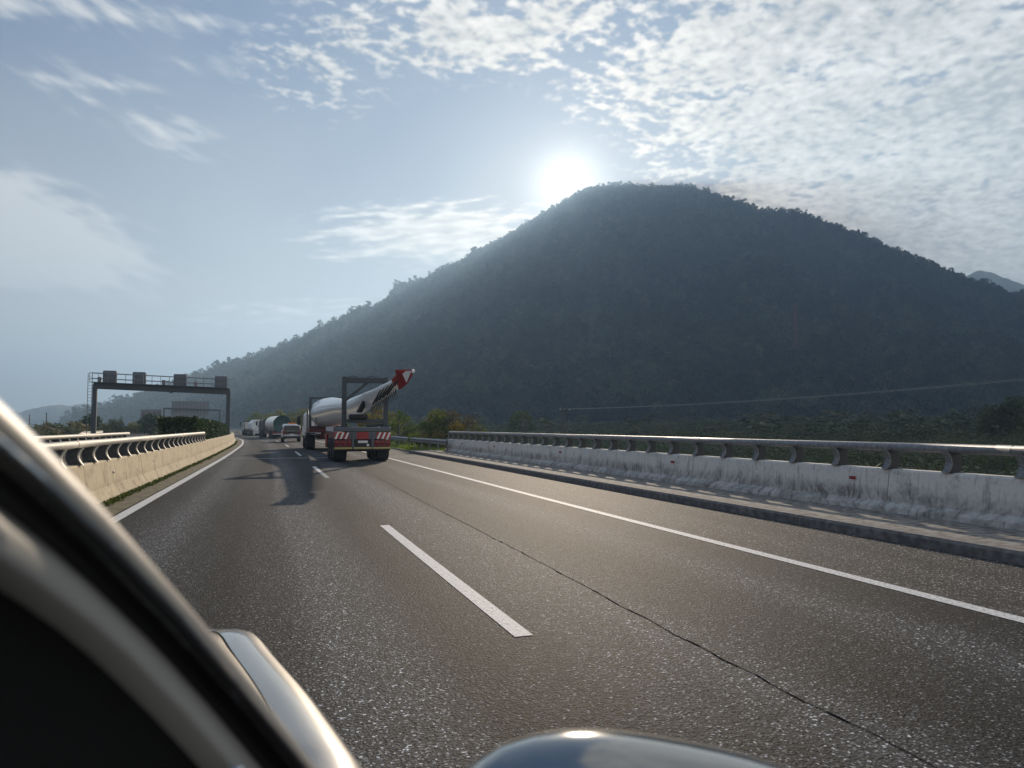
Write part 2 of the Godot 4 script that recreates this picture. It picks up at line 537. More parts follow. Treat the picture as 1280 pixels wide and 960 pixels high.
func plant_parts(parent: Node, h: float, r: float, count: int, size: float, cols: Array, crown_from := 0.25, clump_n := 9, bare := false) -> void:
	var st := mb(true)
	var lean := Vector3(rng.randf_range(-0.1, 0.1), 0, rng.randf_range(-0.1, 0.1)) * h
	tube(st, [Vector3(0, -0.4, 0), lean * 0.4 + Vector3(0, h * 0.35, 0), lean + Vector3(0, h * 0.8, 0)], [h * 0.035 + 0.03, h * 0.025 + 0.02, 0.02], 7)
	var clumps := []
	for k in clump_n:
		var a := TAU * (k + rng.randf() * 0.7) / clump_n * 2.4
		var f := crown_from + (1.0 - crown_from) * (k + 0.5) / clump_n
		var rad: float = r * (0.75 - 0.55 * absf(f - 0.5)) * rng.randf_range(0.5, 1.1)
		var c := Vector3(cos(a) * rad, h * f * 0.93, sin(a) * rad) + lean * f
		var cr := r * rng.randf_range(0.3, 0.52)
		clumps.append([c, Vector3(cr, cr * 0.75, cr)])
		tube(st, [lean * f * 0.5 + Vector3(0, h * f * 0.6, 0), c], [h * 0.012 + 0.012, 0.01], 5)
		if bare:
			for j in 5:
				tube(st, [c, c + Vector3(rng.randf_range(-1, 1), rng.randf_range(0.1, 1.0), rng.randf_range(-1, 1)) * cr * 1.3], [0.015, 0.006], 4)
	build(st, "trunk", M.bark, parent)
	var o := MeshInstance3D.new()
	o.name = "crown"
	o.mesh = crown_mesh(clumps, count, size, cols)
	o.material_override = M.sun_leaf
	parent.add_child(o, true)

func multi(called: String, mesh: Mesh, xf: Array, cols: Array, mat: Material) -> MultiMeshInstance3D:
	var mm := MultiMesh.new()
	mm.transform_format = MultiMesh.TRANSFORM_3D
	mm.use_colors = true
	mm.mesh = mesh
	mm.instance_count = xf.size()
	for k in xf.size():
		mm.set_instance_transform(k, xf[k])
		mm.set_instance_color(k, cols[k])
	var o := MultiMeshInstance3D.new()
	o.multimesh = mm
	o.material_override = mat
	o.name = numbered(called)
	add_child(o)
	return o

# ---------------------------------------------------------------- land
# crest of the wooded mountain: x, height, z
var crest: Array[Vector3] = []
func crest_points() -> void:
	# [degrees right of the road, metres away on the ground, crest height above the carriageway]
	for q in CREST:
		var a := deg_to_rad(q[0])
		crest.append(Vector3(sin(a) * q[1], q[2], -cos(a) * q[1]))
const CREST := [[-6.36, 4135, 8.7], [-4.1, 3817, 64.7], [-1.77, 3512, 130.4], [0.37, 3149, 159.5], [2.85, 2873, 190.4], [5.39, 2607, 238.6], [8.28, 2349, 284.2], [10.63, 2179, 346.6], [13.62, 2013, 397.0], [17.26, 1854, 431.1], [19.7, 1778, 451.8], [21.53, 1704, 472.9], [23.12, 1646, 493.3], [24.71, 1604, 502.1], [27.59, 1585, 496.2], [31.14, 1574, 483.6], [33.16, 1573, 469.2], [35.13, 1574, 443.7], [36.79, 1558, 419.3], [39.5, 1553, 404.8], [41.58, 1529, 370.0], [43.59, 1506, 332.2], [46.01, 1473, 288.7], [48.33, 1439, 246.5], [50.53, 1404, 210.9], [52.63, 1386, 177.6], [57.25, 1380, 107.1], [62.25, 1350, 30.2]]

var from_crest := 0.0
func mountain_h(x: float, z: float) -> float:
	var best := -100.0
	var p := Vector2(x, z)
	for k in crest.size() - 1:
		var a := Vector2(crest[k].x, crest[k].z)
		var b := Vector2(crest[k + 1].x, crest[k + 1].z)
		var ab := b - a
		var t := clampf((p - a).dot(ab) / ab.length_squared(), 0.0, 1.0)
		var d := p.distance_to(a + ab * t)
		var hh := lerpf(crest[k].y, crest[k + 1].y, t)
		var w := 1.75 * hh + 90.0
		var q := clampf(d / w, 0.0, 1.4)
		var g := hh * (1.0 - q) - hh * 0.10 * sin(minf(q, 1.0) * PI)
		if g > best:
			best = g
			from_crest = q
	return best

func ground_h(x: float, s: float) -> float:
	var e := x - bend(s)
	var right := -4.2 + maxf(0.0, e - 25.0) * 0.021
	var left := -1.2 + maxf(0.0, -e - 60.0) * 0.004
	var g := lerpf(left, right, smoothstep(-14.0, 22.0, e))
	if s < 60.0: # the bridge crosses a dip
		g = lerpf(g, minf(g, -4.2), 1.0 - smoothstep(36.0, 46.0, s))
	# the fill that carries the road beyond the bridge
	var fill := smoothstep(36.0, 44.0, s) * (1.0 - smoothstep(11.0, 22.0, e)) * smoothstep(-34.0, -24.0, e)
	g = lerpf(g, -0.12, fill)
	return g + noise_a.get_noise_2d(x, s) * 0.35 * (1.0 - fill)

func grid_mesh(xs: Array, ss: Array, hf: Callable) -> SurfaceTool:
	var st := mb(true)
	for k in ss.size():
		for j in xs.size():
			st.set_uv(Vector2(xs[j], ss[k]) * 0.1)
			st.add_vertex(Vector3(xs[j], hf.call(xs[j], ss[k]), -ss[k]))
	var n := xs.size()
	for k in ss.size() - 1:
		for j in n - 1:
			var i := k * n + j
			for q in [i, i + n, i + 1, i + 1, i + n, i + n + 1]: st.add_index(q)
	return st

func spread(a: float, b: float, mid: float, step: float, grow: float) -> Array:
	var out := [mid]
	var x := mid
	while x < b:
		x += step + absf(x - mid) * grow
		out.append(x)
	x = mid
	while x > a:
		x -= step + absf(x - mid) * grow
		out.push_front(x)
	return out

func make_land() -> void:
	var st := grid_mesh(spread(-5000, 5000, 0, 2.5, 0.045), spread(-200, 7000, 40, 2.0, 0.04), ground_h)
	tag(build(st, "ground", M.ground), "scrubby green and brown valley floor beside the motorway", "ground", "", "structure")
	crest_points()
	# mountain
	var xs := []
	var ss := []
	var x := -700.0
	while x < 3300.0:
		xs.append(x); x += 22.0
	var s := 250.0
	while s < 4700.0:
		ss.append(s); s += 22.0
	var mf := func(px: float, ps: float) -> float:
		var h := mountain_h(px, -ps)
		if h > -60.0:
			h += (noise_b.get_noise_2d(px, ps) * 48.0 + noise_c.get_noise_2d(px, ps) * 10.0) * smoothstep(0.0, 80.0, h) * smoothstep(0.08, 0.5, from_crest) * minf(1.0, h / 220.0)
		return maxf(h, -30.0)
	tag(build(grid_mesh(xs, ss, mf), "mountain", M.mountain), "steep wooded mountain in shade rising behind the fields", "mountain", "", "structure")
	# woods on its near face and crest
	var variants := []
	for v in 3:
		var clumps := []
		for k in 7:
			var f := 0.25 + 0.7 * k / 6.0
			var a := rng.randf() * TAU
			var rr := 0.26 * (1.15 - absf(f - 0.55))
			clumps.append([Vector3(cos(a) * rr * 0.7, f, sin(a) * rr * 0.7), Vector3(rr, rr * 0.6, rr)])
		var cm := mb()
		for q in clumps:
			for k in 17:
				var d := Vector3(rng.randfn(), rng.randfn(), rng.randfn()).normalized() * pow(rng.randf(), 0.4)
				leaf_mesh_add(cm, q[0] + d * q[1], rng.randf_range(0.07, 0.13), shade_of(Color(1, 1, 1), 0.3))
		cm.set_color(Color(0.6, 0.5, 0.4))
		tube(cm, [Vector3(0, -0.25, 0), Vector3(0, 0.75, 0)], [0.022, 0.01], 5)
		cm.generate_normals()
		variants.append(cm.commit())
	var xf := [[], [], []]
	var cc := [[], [], []]
	var add := func(px: float, pz: float, hmin: float, tall := 1.0) -> void:
		var y: float = mf.call(px, -pz)
		if y < hmin + (14.0 if pz < -2600.0 else 0.0): return
		var v := rng.randi() % 3
		if pz < -2200.0: tall = minf(tall, 1.2)
		var hh := rng.randf_range(6.5, 12.5) * tall
		var wd := hh * rng.randf_range(0.85, 1.35) / sqrt(tall)
		xf[v].append(Transform3D(Basis(Vector3.UP, rng.randf() * TAU).scaled(Vector3(wd, hh, wd)), Vector3(px, y - 0.4, pz)))
		var dry := smoothstep(0.1, 0.5, noise_a.get_noise_2d(px * 0.3, pz * 0.3))
		cc[v].append(shade_of(Color(0.03, 0.044, 0.022).lerp(Color(0.13, 0.12, 0.075), dry * rng.randf()).lerp(Color(0.085, 0.1, 0.05), smoothstep(-0.05, 0.35, noise_b.get_noise_2d(px * 1.6 + 900.0, pz * 1.6)) * 0.7), 0.6))
	for k in 130000:
		# over the face that is turned to the valley, as far as the crest
		var az := rng.randf_range(-13.0, 60.0)
		var far := lerp_table(CREST, az) + 50.0
		var dd := sqrt(lerpf(420.0 * 420.0, far * far, rng.randf()))
		if dd > 2400.0 and rng.randf() < 0.5: continue
		var px := sin(deg_to_rad(az)) * dd
		var pz := -cos(deg_to_rad(az)) * dd
		var ok := true
		if ok: add.call(px, pz, 2.0, rng.randf_range(0.8, 1.15) if rng.randf() < 0.88 else rng.randf_range(1.4, 1.9))
	for j in crest.size() - 1:
		var n := int(crest[j].distance_to(crest[j + 1]) / 5.0)
		for k in n:
			var p := crest[j].lerp(crest[j + 1], float(k) / n)
			add.call(p.x + rng.randf_range(-12, 12), p.z + rng.randf_range(-14, 14), 2.0, rng.randf_range(0.75, 1.2) if rng.randf() < 0.65 else rng.randf_range(1.3, 2.0))
	for v in 3:
		tag(multi("forest", variants[v], xf[v], cc[v], M.leaf), ["dark pine wood covering the shaded mountainside", "broad crowned trees of the wood on the mountainside", "scattered taller trees of the wood on the mountainside"][v], "forest", "", "stuff")
	# distant hills: [called, label, crest table, slope width]
	for q in HILLS:
		var pts := []
		for w in q[2]:
			var a := deg_to_rad(w[0])
			pts.append(Vector3(sin(a) * w[1], w[2], -cos(a) * w[1]))
		var hst := mb(true)
		var rows := []
		for k in pts.size() - 1:
			for j in 14:
				var p: Vector3 = pts[k].lerp(pts[k + 1], j / 14.0)
				var out := Vector3(p.x, 0, p.z).normalized()
				var ring := []
				for t in 9:
					var f := (t - 4) / 4.0
					var pp: Vector3 = p + out * f * q[3]
					var hh := p.y * (1.0 - absf(f)) - (30.0 if absf(f) > 0.99 else 0.0)
					hh += noise_b.get_noise_2d(pp.x * 0.7, pp.z * 0.7) * p.y * 0.16 * (1.0 - absf(f)) * smoothstep(0.0, 0.5, absf(f)) + noise_c.get_noise_2d(pp.x * 0.6, pp.z * 0.6) * 9.0 * (1.0 - absf(f))
					ring.append(Vector3(pp.x, hh, pp.z))
				rows.append(ring)
		loft(hst, rows, false, false)
		tag(build(hst, q[0], M.mountain), q[1], "hills", "", "structure")
	# shrubs and small trees over the fields right of the bridge
	xf = [[], [], []]
	cc = [[], [], []]
	var near_bush := mb()
	for k in 420:
		var dv := Vector3(rng.randfn(), rng.randfn(), rng.randfn()).normalized() * pow(rng.randf(), 0.35)
		var lump := 1.0 + 0.35 * sin(dv.x * 7.0) * cos(dv.z * 6.0)
		leaf_mesh_add(near_bush, Vector3(dv.x * 0.5 * lump, 0.5 + dv.y * 0.45 * lump, dv.z * 0.5 * lump), rng.randf_range(0.025, 0.05), shade_of(Color(1, 1, 1), 0.35))
	near_bush.generate_normals()
	var nxf := []
	var ncc := []
	for k in 30000:
		var d := 25.0 + 620.0 * pow(rng.randf(), 1.5)
		var a := deg_to_rad(rng.randf_range(3.0, 62.0))
		var px := sin(a) * d
		var ps := cos(a) * d
		if px - bend(ps) < 19.0 or mountain_h(px, -ps) > 2.0: continue
		if noise_a.get_noise_2d(px * 0.8, ps * 0.8) < -0.25: continue
		var v := rng.randi() % 3
		var hh := rng.randf_range(0.8, 2.2) * (1.0 + smoothstep(120.0, 420.0, d) * 1.2)
		if rng.randf() < 0.012: hh *= 2.2
		var wd := hh * rng.randf_range(1.3, 2.1)
		var nearby := d < 170.0
		(nxf if nearby else xf[v]).append(Transform3D(Basis(Vector3.UP, rng.randf() * TAU).scaled(Vector3(wd, hh, wd)), Vector3(px, ground_h(px, ps) - 0.15 * hh, -ps)))
		(ncc if nearby else cc[v]).append(shade_of(Color(0.07, 0.095, 0.035).lerp(Color(0.12, 0.11, 0.05), rng.randf() * 0.7), 0.3))
	for v in 3:
		tag(multi("scrub", variants[v], xf[v], cc[v], M.leaf), ["low green scrub filling the shaded fields beyond the parapet", "olive bushes dotted over the shaded fields beyond the parapet", "pale dry bushes dotted over the shaded fields beyond the parapet"][v], "scrub", "", "stuff")
	tag(multi("scrub", near_bush.commit(), nxf, ncc, M.leaf), "dense low bushes in the dip close behind the parapet", "scrub", "", "stuff")
	# scrub beyond the far carriageway on the left
	xf = []
	cc = []
	for k in 7000:
		var ps := rng.randf_range(60.0, 520.0)
		var e := -rng.randf_range(21.0, 30.0 + ps * 0.5)
		var px := e + bend(ps)
		var hh := rng.randf_range(0.6, 1.5) + (1.0 if rng.randf() < 0.05 else 0.0) + ps * 0.002
		var wd := hh * rng.randf_range(1.2, 2.2)
		xf.append(Transform3D(Basis(Vector3.UP, rng.randf() * TAU).scaled(Vector3(wd, hh, wd)), Vector3(px, ground_h(px, ps) - 0.15 * hh, -ps)))
		cc.append(shade_of(Color(0.075, 0.09, 0.035).lerp(Color(0.17, 0.13, 0.07), rng.randf()), 0.25))
	tag(multi("scrub", variants[1], xf, cc, M.leaf), "dry brown and green scrub beyond the far carriageway", "scrub", "", "stuff")
const HILLS := [["hills", "pale blue hazy hills low on the horizon behind the gantry", [[-22.97, 2671, 20.5], [-17.88, 2486, 26.8], [-14.43, 2383, 41.5], [-13.36, 2355, 52.0], [-12.4, 2330, 58.3], [-9.98, 2218, 58.9], [-7.61, 2115, 65.4], [-6.13, 2034, 67.6], [-4.37, 1952, 75.3], [-1.75, 1864, 62.2], [2.07, 1773, 33.7]], 420], ["hills", "distant blue hill peeping over the mountain's right shoulder", [[43.42, 2060, 194.0], [46.87, 2117, 297.5], [49.22, 2163, 361.6], [50.34, 2187, 382.3], [51.21, 2209, 378.2], [52.67, 2248, 351.3], [55.43, 2238, 265.8], [59.03, 2361, 166.5]], 330]]

# ---------------------------------------------------------------- road
func road_tint(d: float, s: float) -> Color:
	# polished wheel paths are paler; the strip between them, oil-dark; patches and long streaks of wear
	var v := 1.0
	var lane := 0.0
	if d > 1.88 and d < 5.75: lane = d - 1.88
	else: lane = d + 2.1
	var w := exp(-pow((lane - 0.95) / 0.36, 2.0)) + exp(-pow((lane - 2.85) / 0.36, 2.0))
	v += 1.0 * w - 0.45 if d < 5.75 else 0.1
	v += 0.5 * exp(-pow((d - 2.3) / 0.28, 2.0))
	v += 1.1 * exp(-pow((d - 0.42 - noise_b.get_noise_2d(s * 9.0, 5.0) * 0.15) / 0.055, 2.0)) * (0.45 + 0.55 * smoothstep(-0.3, 0.3, noise_b.get_noise_2d(s * 20.0, 50.0)))
	v += noise_b.get_noise_2d(d * 130.0, s * 7.0) * 0.45 + noise_c.get_noise_2d(d * 90.0, s * 30.0) * 0.12
	if d > 5.85: # hard shoulder: browner, with grit
		v *= 1.12
		v /= 1.7
		return Color(v * 1.08, v * 1.0, v * 0.9)
	v /= 1.8
	return Color(v, v, v)

func make_road() -> void:
	var ss := steps(-30.0, 380.0, 0.7, 0.022)
	var st := mb(true)
	var ds := []
	var d := -3.6
	while d < 8.3:
		ds.append(d); d += 0.085
	for s in ss:
		for q in ds:
			var dd: float = q
			st.set_color(road_tint(dd, s))
			st.add_vertex(rd(dd, s, 0.0))
	var n := ds.size()
	for k in ss.size() - 1:
		for j in n - 1:
			var i := k * n + j
			for q in [i, i + n, i + 1, i + 1, i + n, i + n + 1]: st.add_index(q)
	var road := build(st, "road", M.asphalt)
	tag(road, "two lane dark asphalt carriageway with worn wheel paths", "road", "", "structure")
	# edge lines and the broken line
	var zero := func(_s): return 0.0
	var line := func(called: String, a: float, b: float, side: Callable, w: float) -> void:
		var l := mb()
		var q := steps(a, b, 0.8, 0.02)
		sweep(l, [Vector2(-w / 2, 0.005), Vector2(w / 2, 0.005)], q, side, 0.0, false)
		build(l, called, M.paint, road)
	line.call("edge_line", -30.0, 300.0, func(s): return left_line(s) + 0.02, 0.2)
	line.call("edge_line", -30.0, 300.0, func(_s): return 5.79, 0.17)
	for k in 18:
		var a := 5.35 + k * 18.15 - 18.15 * 2.0
		line.call("lane_dash", a, a + 6.6, func(_s): return 1.88, 0.145)
	line.call("lane_dash", 23.4 + 0.0, 26.2, func(_s): return 1.88, 0.145)
	# expansion joint where the bridge ends
	var j := mb()
	beam(j, rd(-3.0, 38.4, 0.006), rd(8.0, 38.4, 0.006), 0.11, 0.006)
	build(j, "expansion_joint", M.off_white, road)
	# open paving seam in the right lane
	var c := mb()
	var s := -6.0
	while s < 40.0:
		var s1 := s + 0.16
		var f := func(t: float) -> float: return 2.93 + 0.017 * t * smoothstep(2.0, 9.0, t) + noise_a.get_noise_2d(t * 30.0, 3.0) * 0.03
		var w := 0.0035 + 0.008 * maxf(0.0, noise_a.get_noise_2d(s * 60.0, 90.0))
		w *= 1.0 - smoothstep(20.0, 40.0, s)
		quad(c, rd(f.call(s) - w, s, 0.004), rd(f.call(s) + w, s, 0.004), rd(f.call(s1) + w, s1, 0.004), rd(f.call(s1) - w, s1, 0.004))
		s = s1
	build(c, "seam", M.crack, road)
	# dirt strip at the foot of the median barrier
	var ds2 := mb(true)
	sweep(ds2, [Vector2(-0.75, 0.03), Vector2(-0.45, 0.022), Vector2(-0.12, 0.008)], ss, left_line, 0.0, false)
	tag(build(ds2, "dirt_strip", M.dirt), "brown dirt strip with moss along the median barrier", "dirt", "", "structure")
	var moss := []
	var mc := []
	for k in 2600:
		var q := 8.0 + 75.0 * pow(rng.randf(), 1.3)
		var p := rd(left_line(q) - 0.62 + rng.randfn() * 0.05, q, 0.02)
		var hh := rng.randf_range(0.02, 0.07)
		moss.append(Transform3D(Basis(Vector3.UP, rng.randf() * TAU).scaled(Vector3(hh * 1.4, hh, hh * 1.4)), p))
		mc.append(shade_of(Color(0.1, 0.12, 0.03), 0.3))
	var tuft := mb()
	for k in 9:
		leaf_mesh_add(tuft, Vector3(rng.randf_range(-0.7, 0.7), rng.randf() * 0.8, rng.randf_range(-0.7, 0.7)), 0.5, Color.WHITE)
	tuft.generate_normals()
	tag(multi("moss", tuft.commit(), moss, mc, M.leaf), "green moss along the foot of the median barrier", "moss", "", "stuff")
	# right side: kerb of cast lengths and raised walkway on the bridge
	var k0 := -14.0
	var kerb := base("kerb", Vector3.ZERO)
	tag(kerb, "long grey concrete kerb edging the bridge walkway", "kerb", "", "structure")
	while k0 < 44.0:
		var kb := mb()
		sweep(kb, [Vector2(0, -0.1), Vector2(0.0, 0.11), Vector2(0.03, 0.15), Vector2(0.26, 0.155), Vector2(0.26, -0.1)], [k0, k0 + 1.0, k0 + 1.985], func(_s): return 8.06 + noise_a.get_noise_2d(k0 * 40.0, 1.0) * 0.012)
		build(kb, "kerb_stone", M.kerb, kerb)
		k0 += 2.0
	var wk := mb()
	sweep(wk, [Vector2(8.3, -0.1), Vector2(8.3, 0.148), Vector2(10.4, 0.152), Vector2(10.4, -0.5)], steps(-14.0, 44.0), zero)
	tag(build(wk, "walkway", M.walkway), "raised concrete walkway between kerb and parapet", "walkway", "", "structure")
	# bridge decks below
	var dk := mb()
	sweep(dk, [Vector2(-3.9, -0.02), Vector2(-3.9, -1.1), Vector2(10.5, -1.1), Vector2(10.5, -0.05)], [-30.0, 0.0, 42.0], zero)
	tag(build(dk, "bridge_deck", M.deck), "concrete bridge deck under the near carriageway", "bridge", "", "structure")
	var dk2 := mb()
	sweep(dk2, [Vector2(-6.3, -0.02), Vector2(-6.3, -1.1), Vector2(-20.0, -1.1), Vector2(-20.0, -0.02)], [-30.0, 0.0, 42.0], zero)
	tag(build(dk2, "bridge_deck", M.deck), "concrete bridge deck under the far carriageway", "bridge", "", "structure")
	var op := mb()
	st = mb(true)
	var n2_ := 0
	for q in ss:
		for dd in [-6.4, -8.0, -10.0, -12.0, -14.0, -16.0, -18.2]:
			st.set_color(Color(0.64, 0.63, 0.61))
			st.add_vertex(rd(dd, q, 0.0))
	for k in ss.size() - 1:
		for jj in 6:
			var i: int = k * 7 + jj
			for q in [i, i + 7, i + 1, i + 1, i + 7, i + 8]: st.add_index(q)
	tag(build(st, "road", M.asphalt), "far asphalt carriageway beyond the median rails", "road", "", "structure")
	var md := mb()
	sweep(md, [Vector2(-6.3, -0.03), Vector2(-2.4, -0.03)], steps(42.0, 380.0), zero, 0.0, false)
	tag(build(md, "median", M.median), "grassy median strip between the carriageways", "median", "", "structure")
	# shoulder edge beyond the bridge
	var vg := mb()
	sweep(vg, [Vector2(8.25, -0.01), Vector2(8.6, 0.03), Vector2(12.0, -0.05)], steps(44.0, 300.0), zero, 0.0, false)
	tag(build(vg, "verge", M.median), "grassy verge beside the hard shoulder past the bridge", "verge", "", "structure")

const NJ := [Vector2(0, 0), Vector2(-0.02, 0.08), Vector2(-0.15, 0.3), Vector2(-0.22, 0.80), Vector2(-0.25, 0.83), Vector2(-0.45, 0.83), Vector2(-0.48, 0.8), Vector2(-0.55, 0.3), Vector2(-0.68, 0.08), Vector2(-0.7, -0.3)]

# concrete wall with a pipe rail on curved brackets; dir -1 stands left of its road, +1 right
func parapet(label: String, side: Callable, dir: float, s0: float, s1: float, y: float, wall: Material, rail_m: Material, post_m: Material, seg: float, post_step: float, post_off: float) -> Node3D:
	var o := base("parapet", Vector3.ZERO)
	tag(o, label, "parapet")
	var prof := []
	for q in NJ: prof.append(Vector2(q.x * -dir, q.y - (0.14 if y > 0.1 and q.y > 0.2 else 0.0)))
	var top: float = 0.83 + y - (0.14 if y > 0.1 else 0.0)
	var a := s0
	while a < s1 - 0.1:
		var b := minf(a + seg, s1)
		var st := mb()
		var jig := noise_a.get_noise_2d(a * 30.0, dir * 9.0) * 0.012
		sweep(st, prof, steps(a, b - 0.02, 1.5, 0.0), func(s): return side.call(s) + jig, y, true, 0.125)
		build(st, "wall_segment", wall, o)
		a = b
	var cx := 0.34 * dir
	var pieces := 0
	a = s0
	while a < s1 - 0.1:
		var b := minf(a + 8.0, s1)
		var st := mb(true)
		var pts := []
		for s in steps(a + 0.008, b - 0.008, 1.6, 0.0): pts.append(rd(side.call(s) + cx, s, 1.2))
		tube(st, pts, [0.074], 14)
		build(st, "rail", rail_m, o)
		var sl := mb(true)
		tube(sl, [rd(side.call(b) + cx, b - 0.12, 1.2), rd(side.call(b) + cx, b + 0.12, 1.2)], [0.078], 14)
		if b < s1: build(sl, "rail_sleeve", rail_m, o)
		a = b
	var s := s0 + post_off
	while s < s1:
		var st := mb()
		var c0 := rd(side.call(s) + cx, s, top)
		var h := 1.145 - top
		var rings := []
		for k in 7:
			var f := k / 6.0
			var bow := sin(f * PI) * 0.06 * dir
			var w := 0.115 - 0.02 * sin(f * PI)
			var mid := c0 + Vector3(bow - 0.03 * dir, f * h, 0)
			rings.append([mid + Vector3(-w, 0, -0.045), mid + Vector3(w, 0, -0.045), mid + Vector3(w, 0, 0.045), mid + Vector3(-w, 0, 0.045)])
		loft(st, rings)
		box(st, c0 + Vector3(0, 0.0075, 0), Vector3(0.25, 0.016, 0.2))
		var post := build(st, "post", M.post_web_shaded, o)
		# flange on the road side, the sunlit edge put into its paler colour
		var fl := mb()
		var fr := []
		for q in rings:
			var e: Vector3 = q[1] if dir < 0 else q[0]
			var f: Vector3 = e + Vector3(-dir * 0.022, 0, 0)
			fr.append([e + Vector3(0, 0, -0.012), f + Vector3(0, 0, -0.012), f + Vector3(0, 0, 0.102), e + Vector3(0, 0, 0.102)])
		loft(fl, fr)
		build(fl, "flange", post_m, post)
		s += post_step
	return o

func make_barriers() -> void:
	var right := func(_s): return 9.68
	var p := parapet("stained white concrete parapet with pipe rail beside the walkway", right, 1.0, -8.0, 42.0, 0.15, M.wall_right, M.galvanised, M.post, 6.0, 1.18, 0.35)
	for s in [10.75, 16.9, 24.6, 32.6, 38.4]:
		var st := mb()
		cbox(st, rd(9.68 + 0.155, s, 0.15 + 0.5), Vector3(0.05, 0.055, 0.12), 0.01)
		build(st, "reflector", M.red, p)
	var foot := func(s): return left_line(s) - 0.66
	var q := parapet("sunlit beige concrete parapet with pipe rail along the median", foot, -1.0, -8.0, 41.0, 0.0, M.wall_left, M.rail_warm, M.rail_warm, 6.0, 1.18, 0.2)
	for s in [18.5, 24.0, 33.0]:
		var st := mb()
		cbox(st, rd(foot.call(s) - 0.185, s, 0.55), Vector3(0.05, 0.05, 0.13), 0.01)
		build(st, "reflector", M.frame_trim, q)
	var inner := func(_s): return -6.35
	parapet("far parapet, deep shade painted into its wall, with pale pipe rail across the gap between the bridges", inner, 1.0, -8.0, 39.5, 0.0, M.wall_shaded, M.rail_warm, M.rail_warm, 6.0, 1.18, 0.4)
	# the median barrier goes on without a rail
	var o := base("median_barrier", Vector3.ZERO)
	tag(o, "low beige concrete barrier running on past the pipe rail", "barrier")
	var a := 41.0
	while a < 150.0:
		var st := mb()
		sweep(st, NJ, steps(a, a + 5.98, 2.0, 0.0), foot, 0.0, true, 0.125)
		build(st, "wall_segment", M.wall_left, o)
		a += 6.0
	# corrugated guardrail past the right parapet
	var g := base("guardrail", Vector3.ZERO)
	tag(g, "corrugated steel guardrail on posts past the right parapet", "guardrail")
	var path := func(s: float) -> float: return lerpf(9.62, 9.3, smoothstep(38.0, 50.0, s))
	var wave := [Vector2(0, 0.45), Vector2(-0.02, 0.47), Vector2(-0.085, 0.51), Vector2(-0.085, 0.56), Vector2(-0.01, 0.6), Vector2(-0.085, 0.64), Vector2(-0.085, 0.69), Vector2(-0.02, 0.735), Vector2(0, 0.755)]
	var b := 40.6
	while b < 140.0:
		var st := mb()
		var back := wave.duplicate()
		for k in range(wave.size() - 1, -1, -1): back.append(wave[k] + Vector2(0.006, 0))
		sweep(st, back, steps(b, b + 4.0, 1.0, 0.0), path, 0.06)
		build(st, "rail", M.galvanised, g)
		b += 4.0
	b = 41.2
	while b < 140.0:
		var st := mb()
		var c := rd(path.call(b), b, 0)
		box(st, c + Vector3(0.12, 0.3, 0), Vector3(0.06, 1.1, 0.12))
		box(st, c + Vector3(0.045, 0.66, 0), Vector3(0.08, 0.2, 0.1))
		build(st, "post", M.post, g)
		b += 2.0
	# outer guardrail of the far carriageway, its near end ramped down
	var g3 := base("guardrail", Vector3.ZERO)
	tag(g3, "short pale guardrail with ramped end on the far carriageway's outer edge", "guardrail")
	b = 92.0
	while b < 122.0:
		var st := mb()
		var ring := []
		for at in [b, b + 2.0, b + 4.0]:
			var drop: float = 0.5 * (1.0 - smoothstep(92.0, 98.0, at))
			var row := []
			for w in [Vector2(0, 0.62), Vector2(0.07, 0.68), Vector2(0.02, 0.77), Vector2(0.07, 0.86), Vector2(0, 0.92), Vector2(-0.02, 0.92), Vector2(-0.02, 0.62)]:
				row.append(rd(-18.3 + w.x, at, w.y - drop))
			ring.append(row)
		loft(st, ring)
		build(st, "rail", M.rail_warm, g3)
		var st2 := mb()
		box(st2, rd(-18.4, b + 2.0, 0.2), Vector3(0.1, 1.0, 0.12))
		build(st2, "post", M.post, g3)
		b += 4.0
	# guardrail along the far side of the median past the bridge
	var g2 := base("guardrail", Vector3.ZERO)
	tag(g2, "pale guardrail beyond the end of the far parapet", "guardrail")
	b = 39.8
	while b < 100.0:
		var st := mb()
		sweep(st, [Vector2(0, 0.75), Vector2(-0.06, 0.8), Vector2(-0.02, 0.88), Vector2(-0.06, 0.96), Vector2(0, 1.02), Vector2(0.02, 1.02), Vector2(0.02, 0.75)], [b, b + 2.0, b + 4.0], inner)
		build(st, "rail", M.rail_warm, g2)
		var st2 := mb()
		box(st2, rd(-6.28, b + 2.0, 0.45), Vector3(0.1, 1.1, 0.12))
		build(st2, "post", M.post, g2)
		b += 4.0

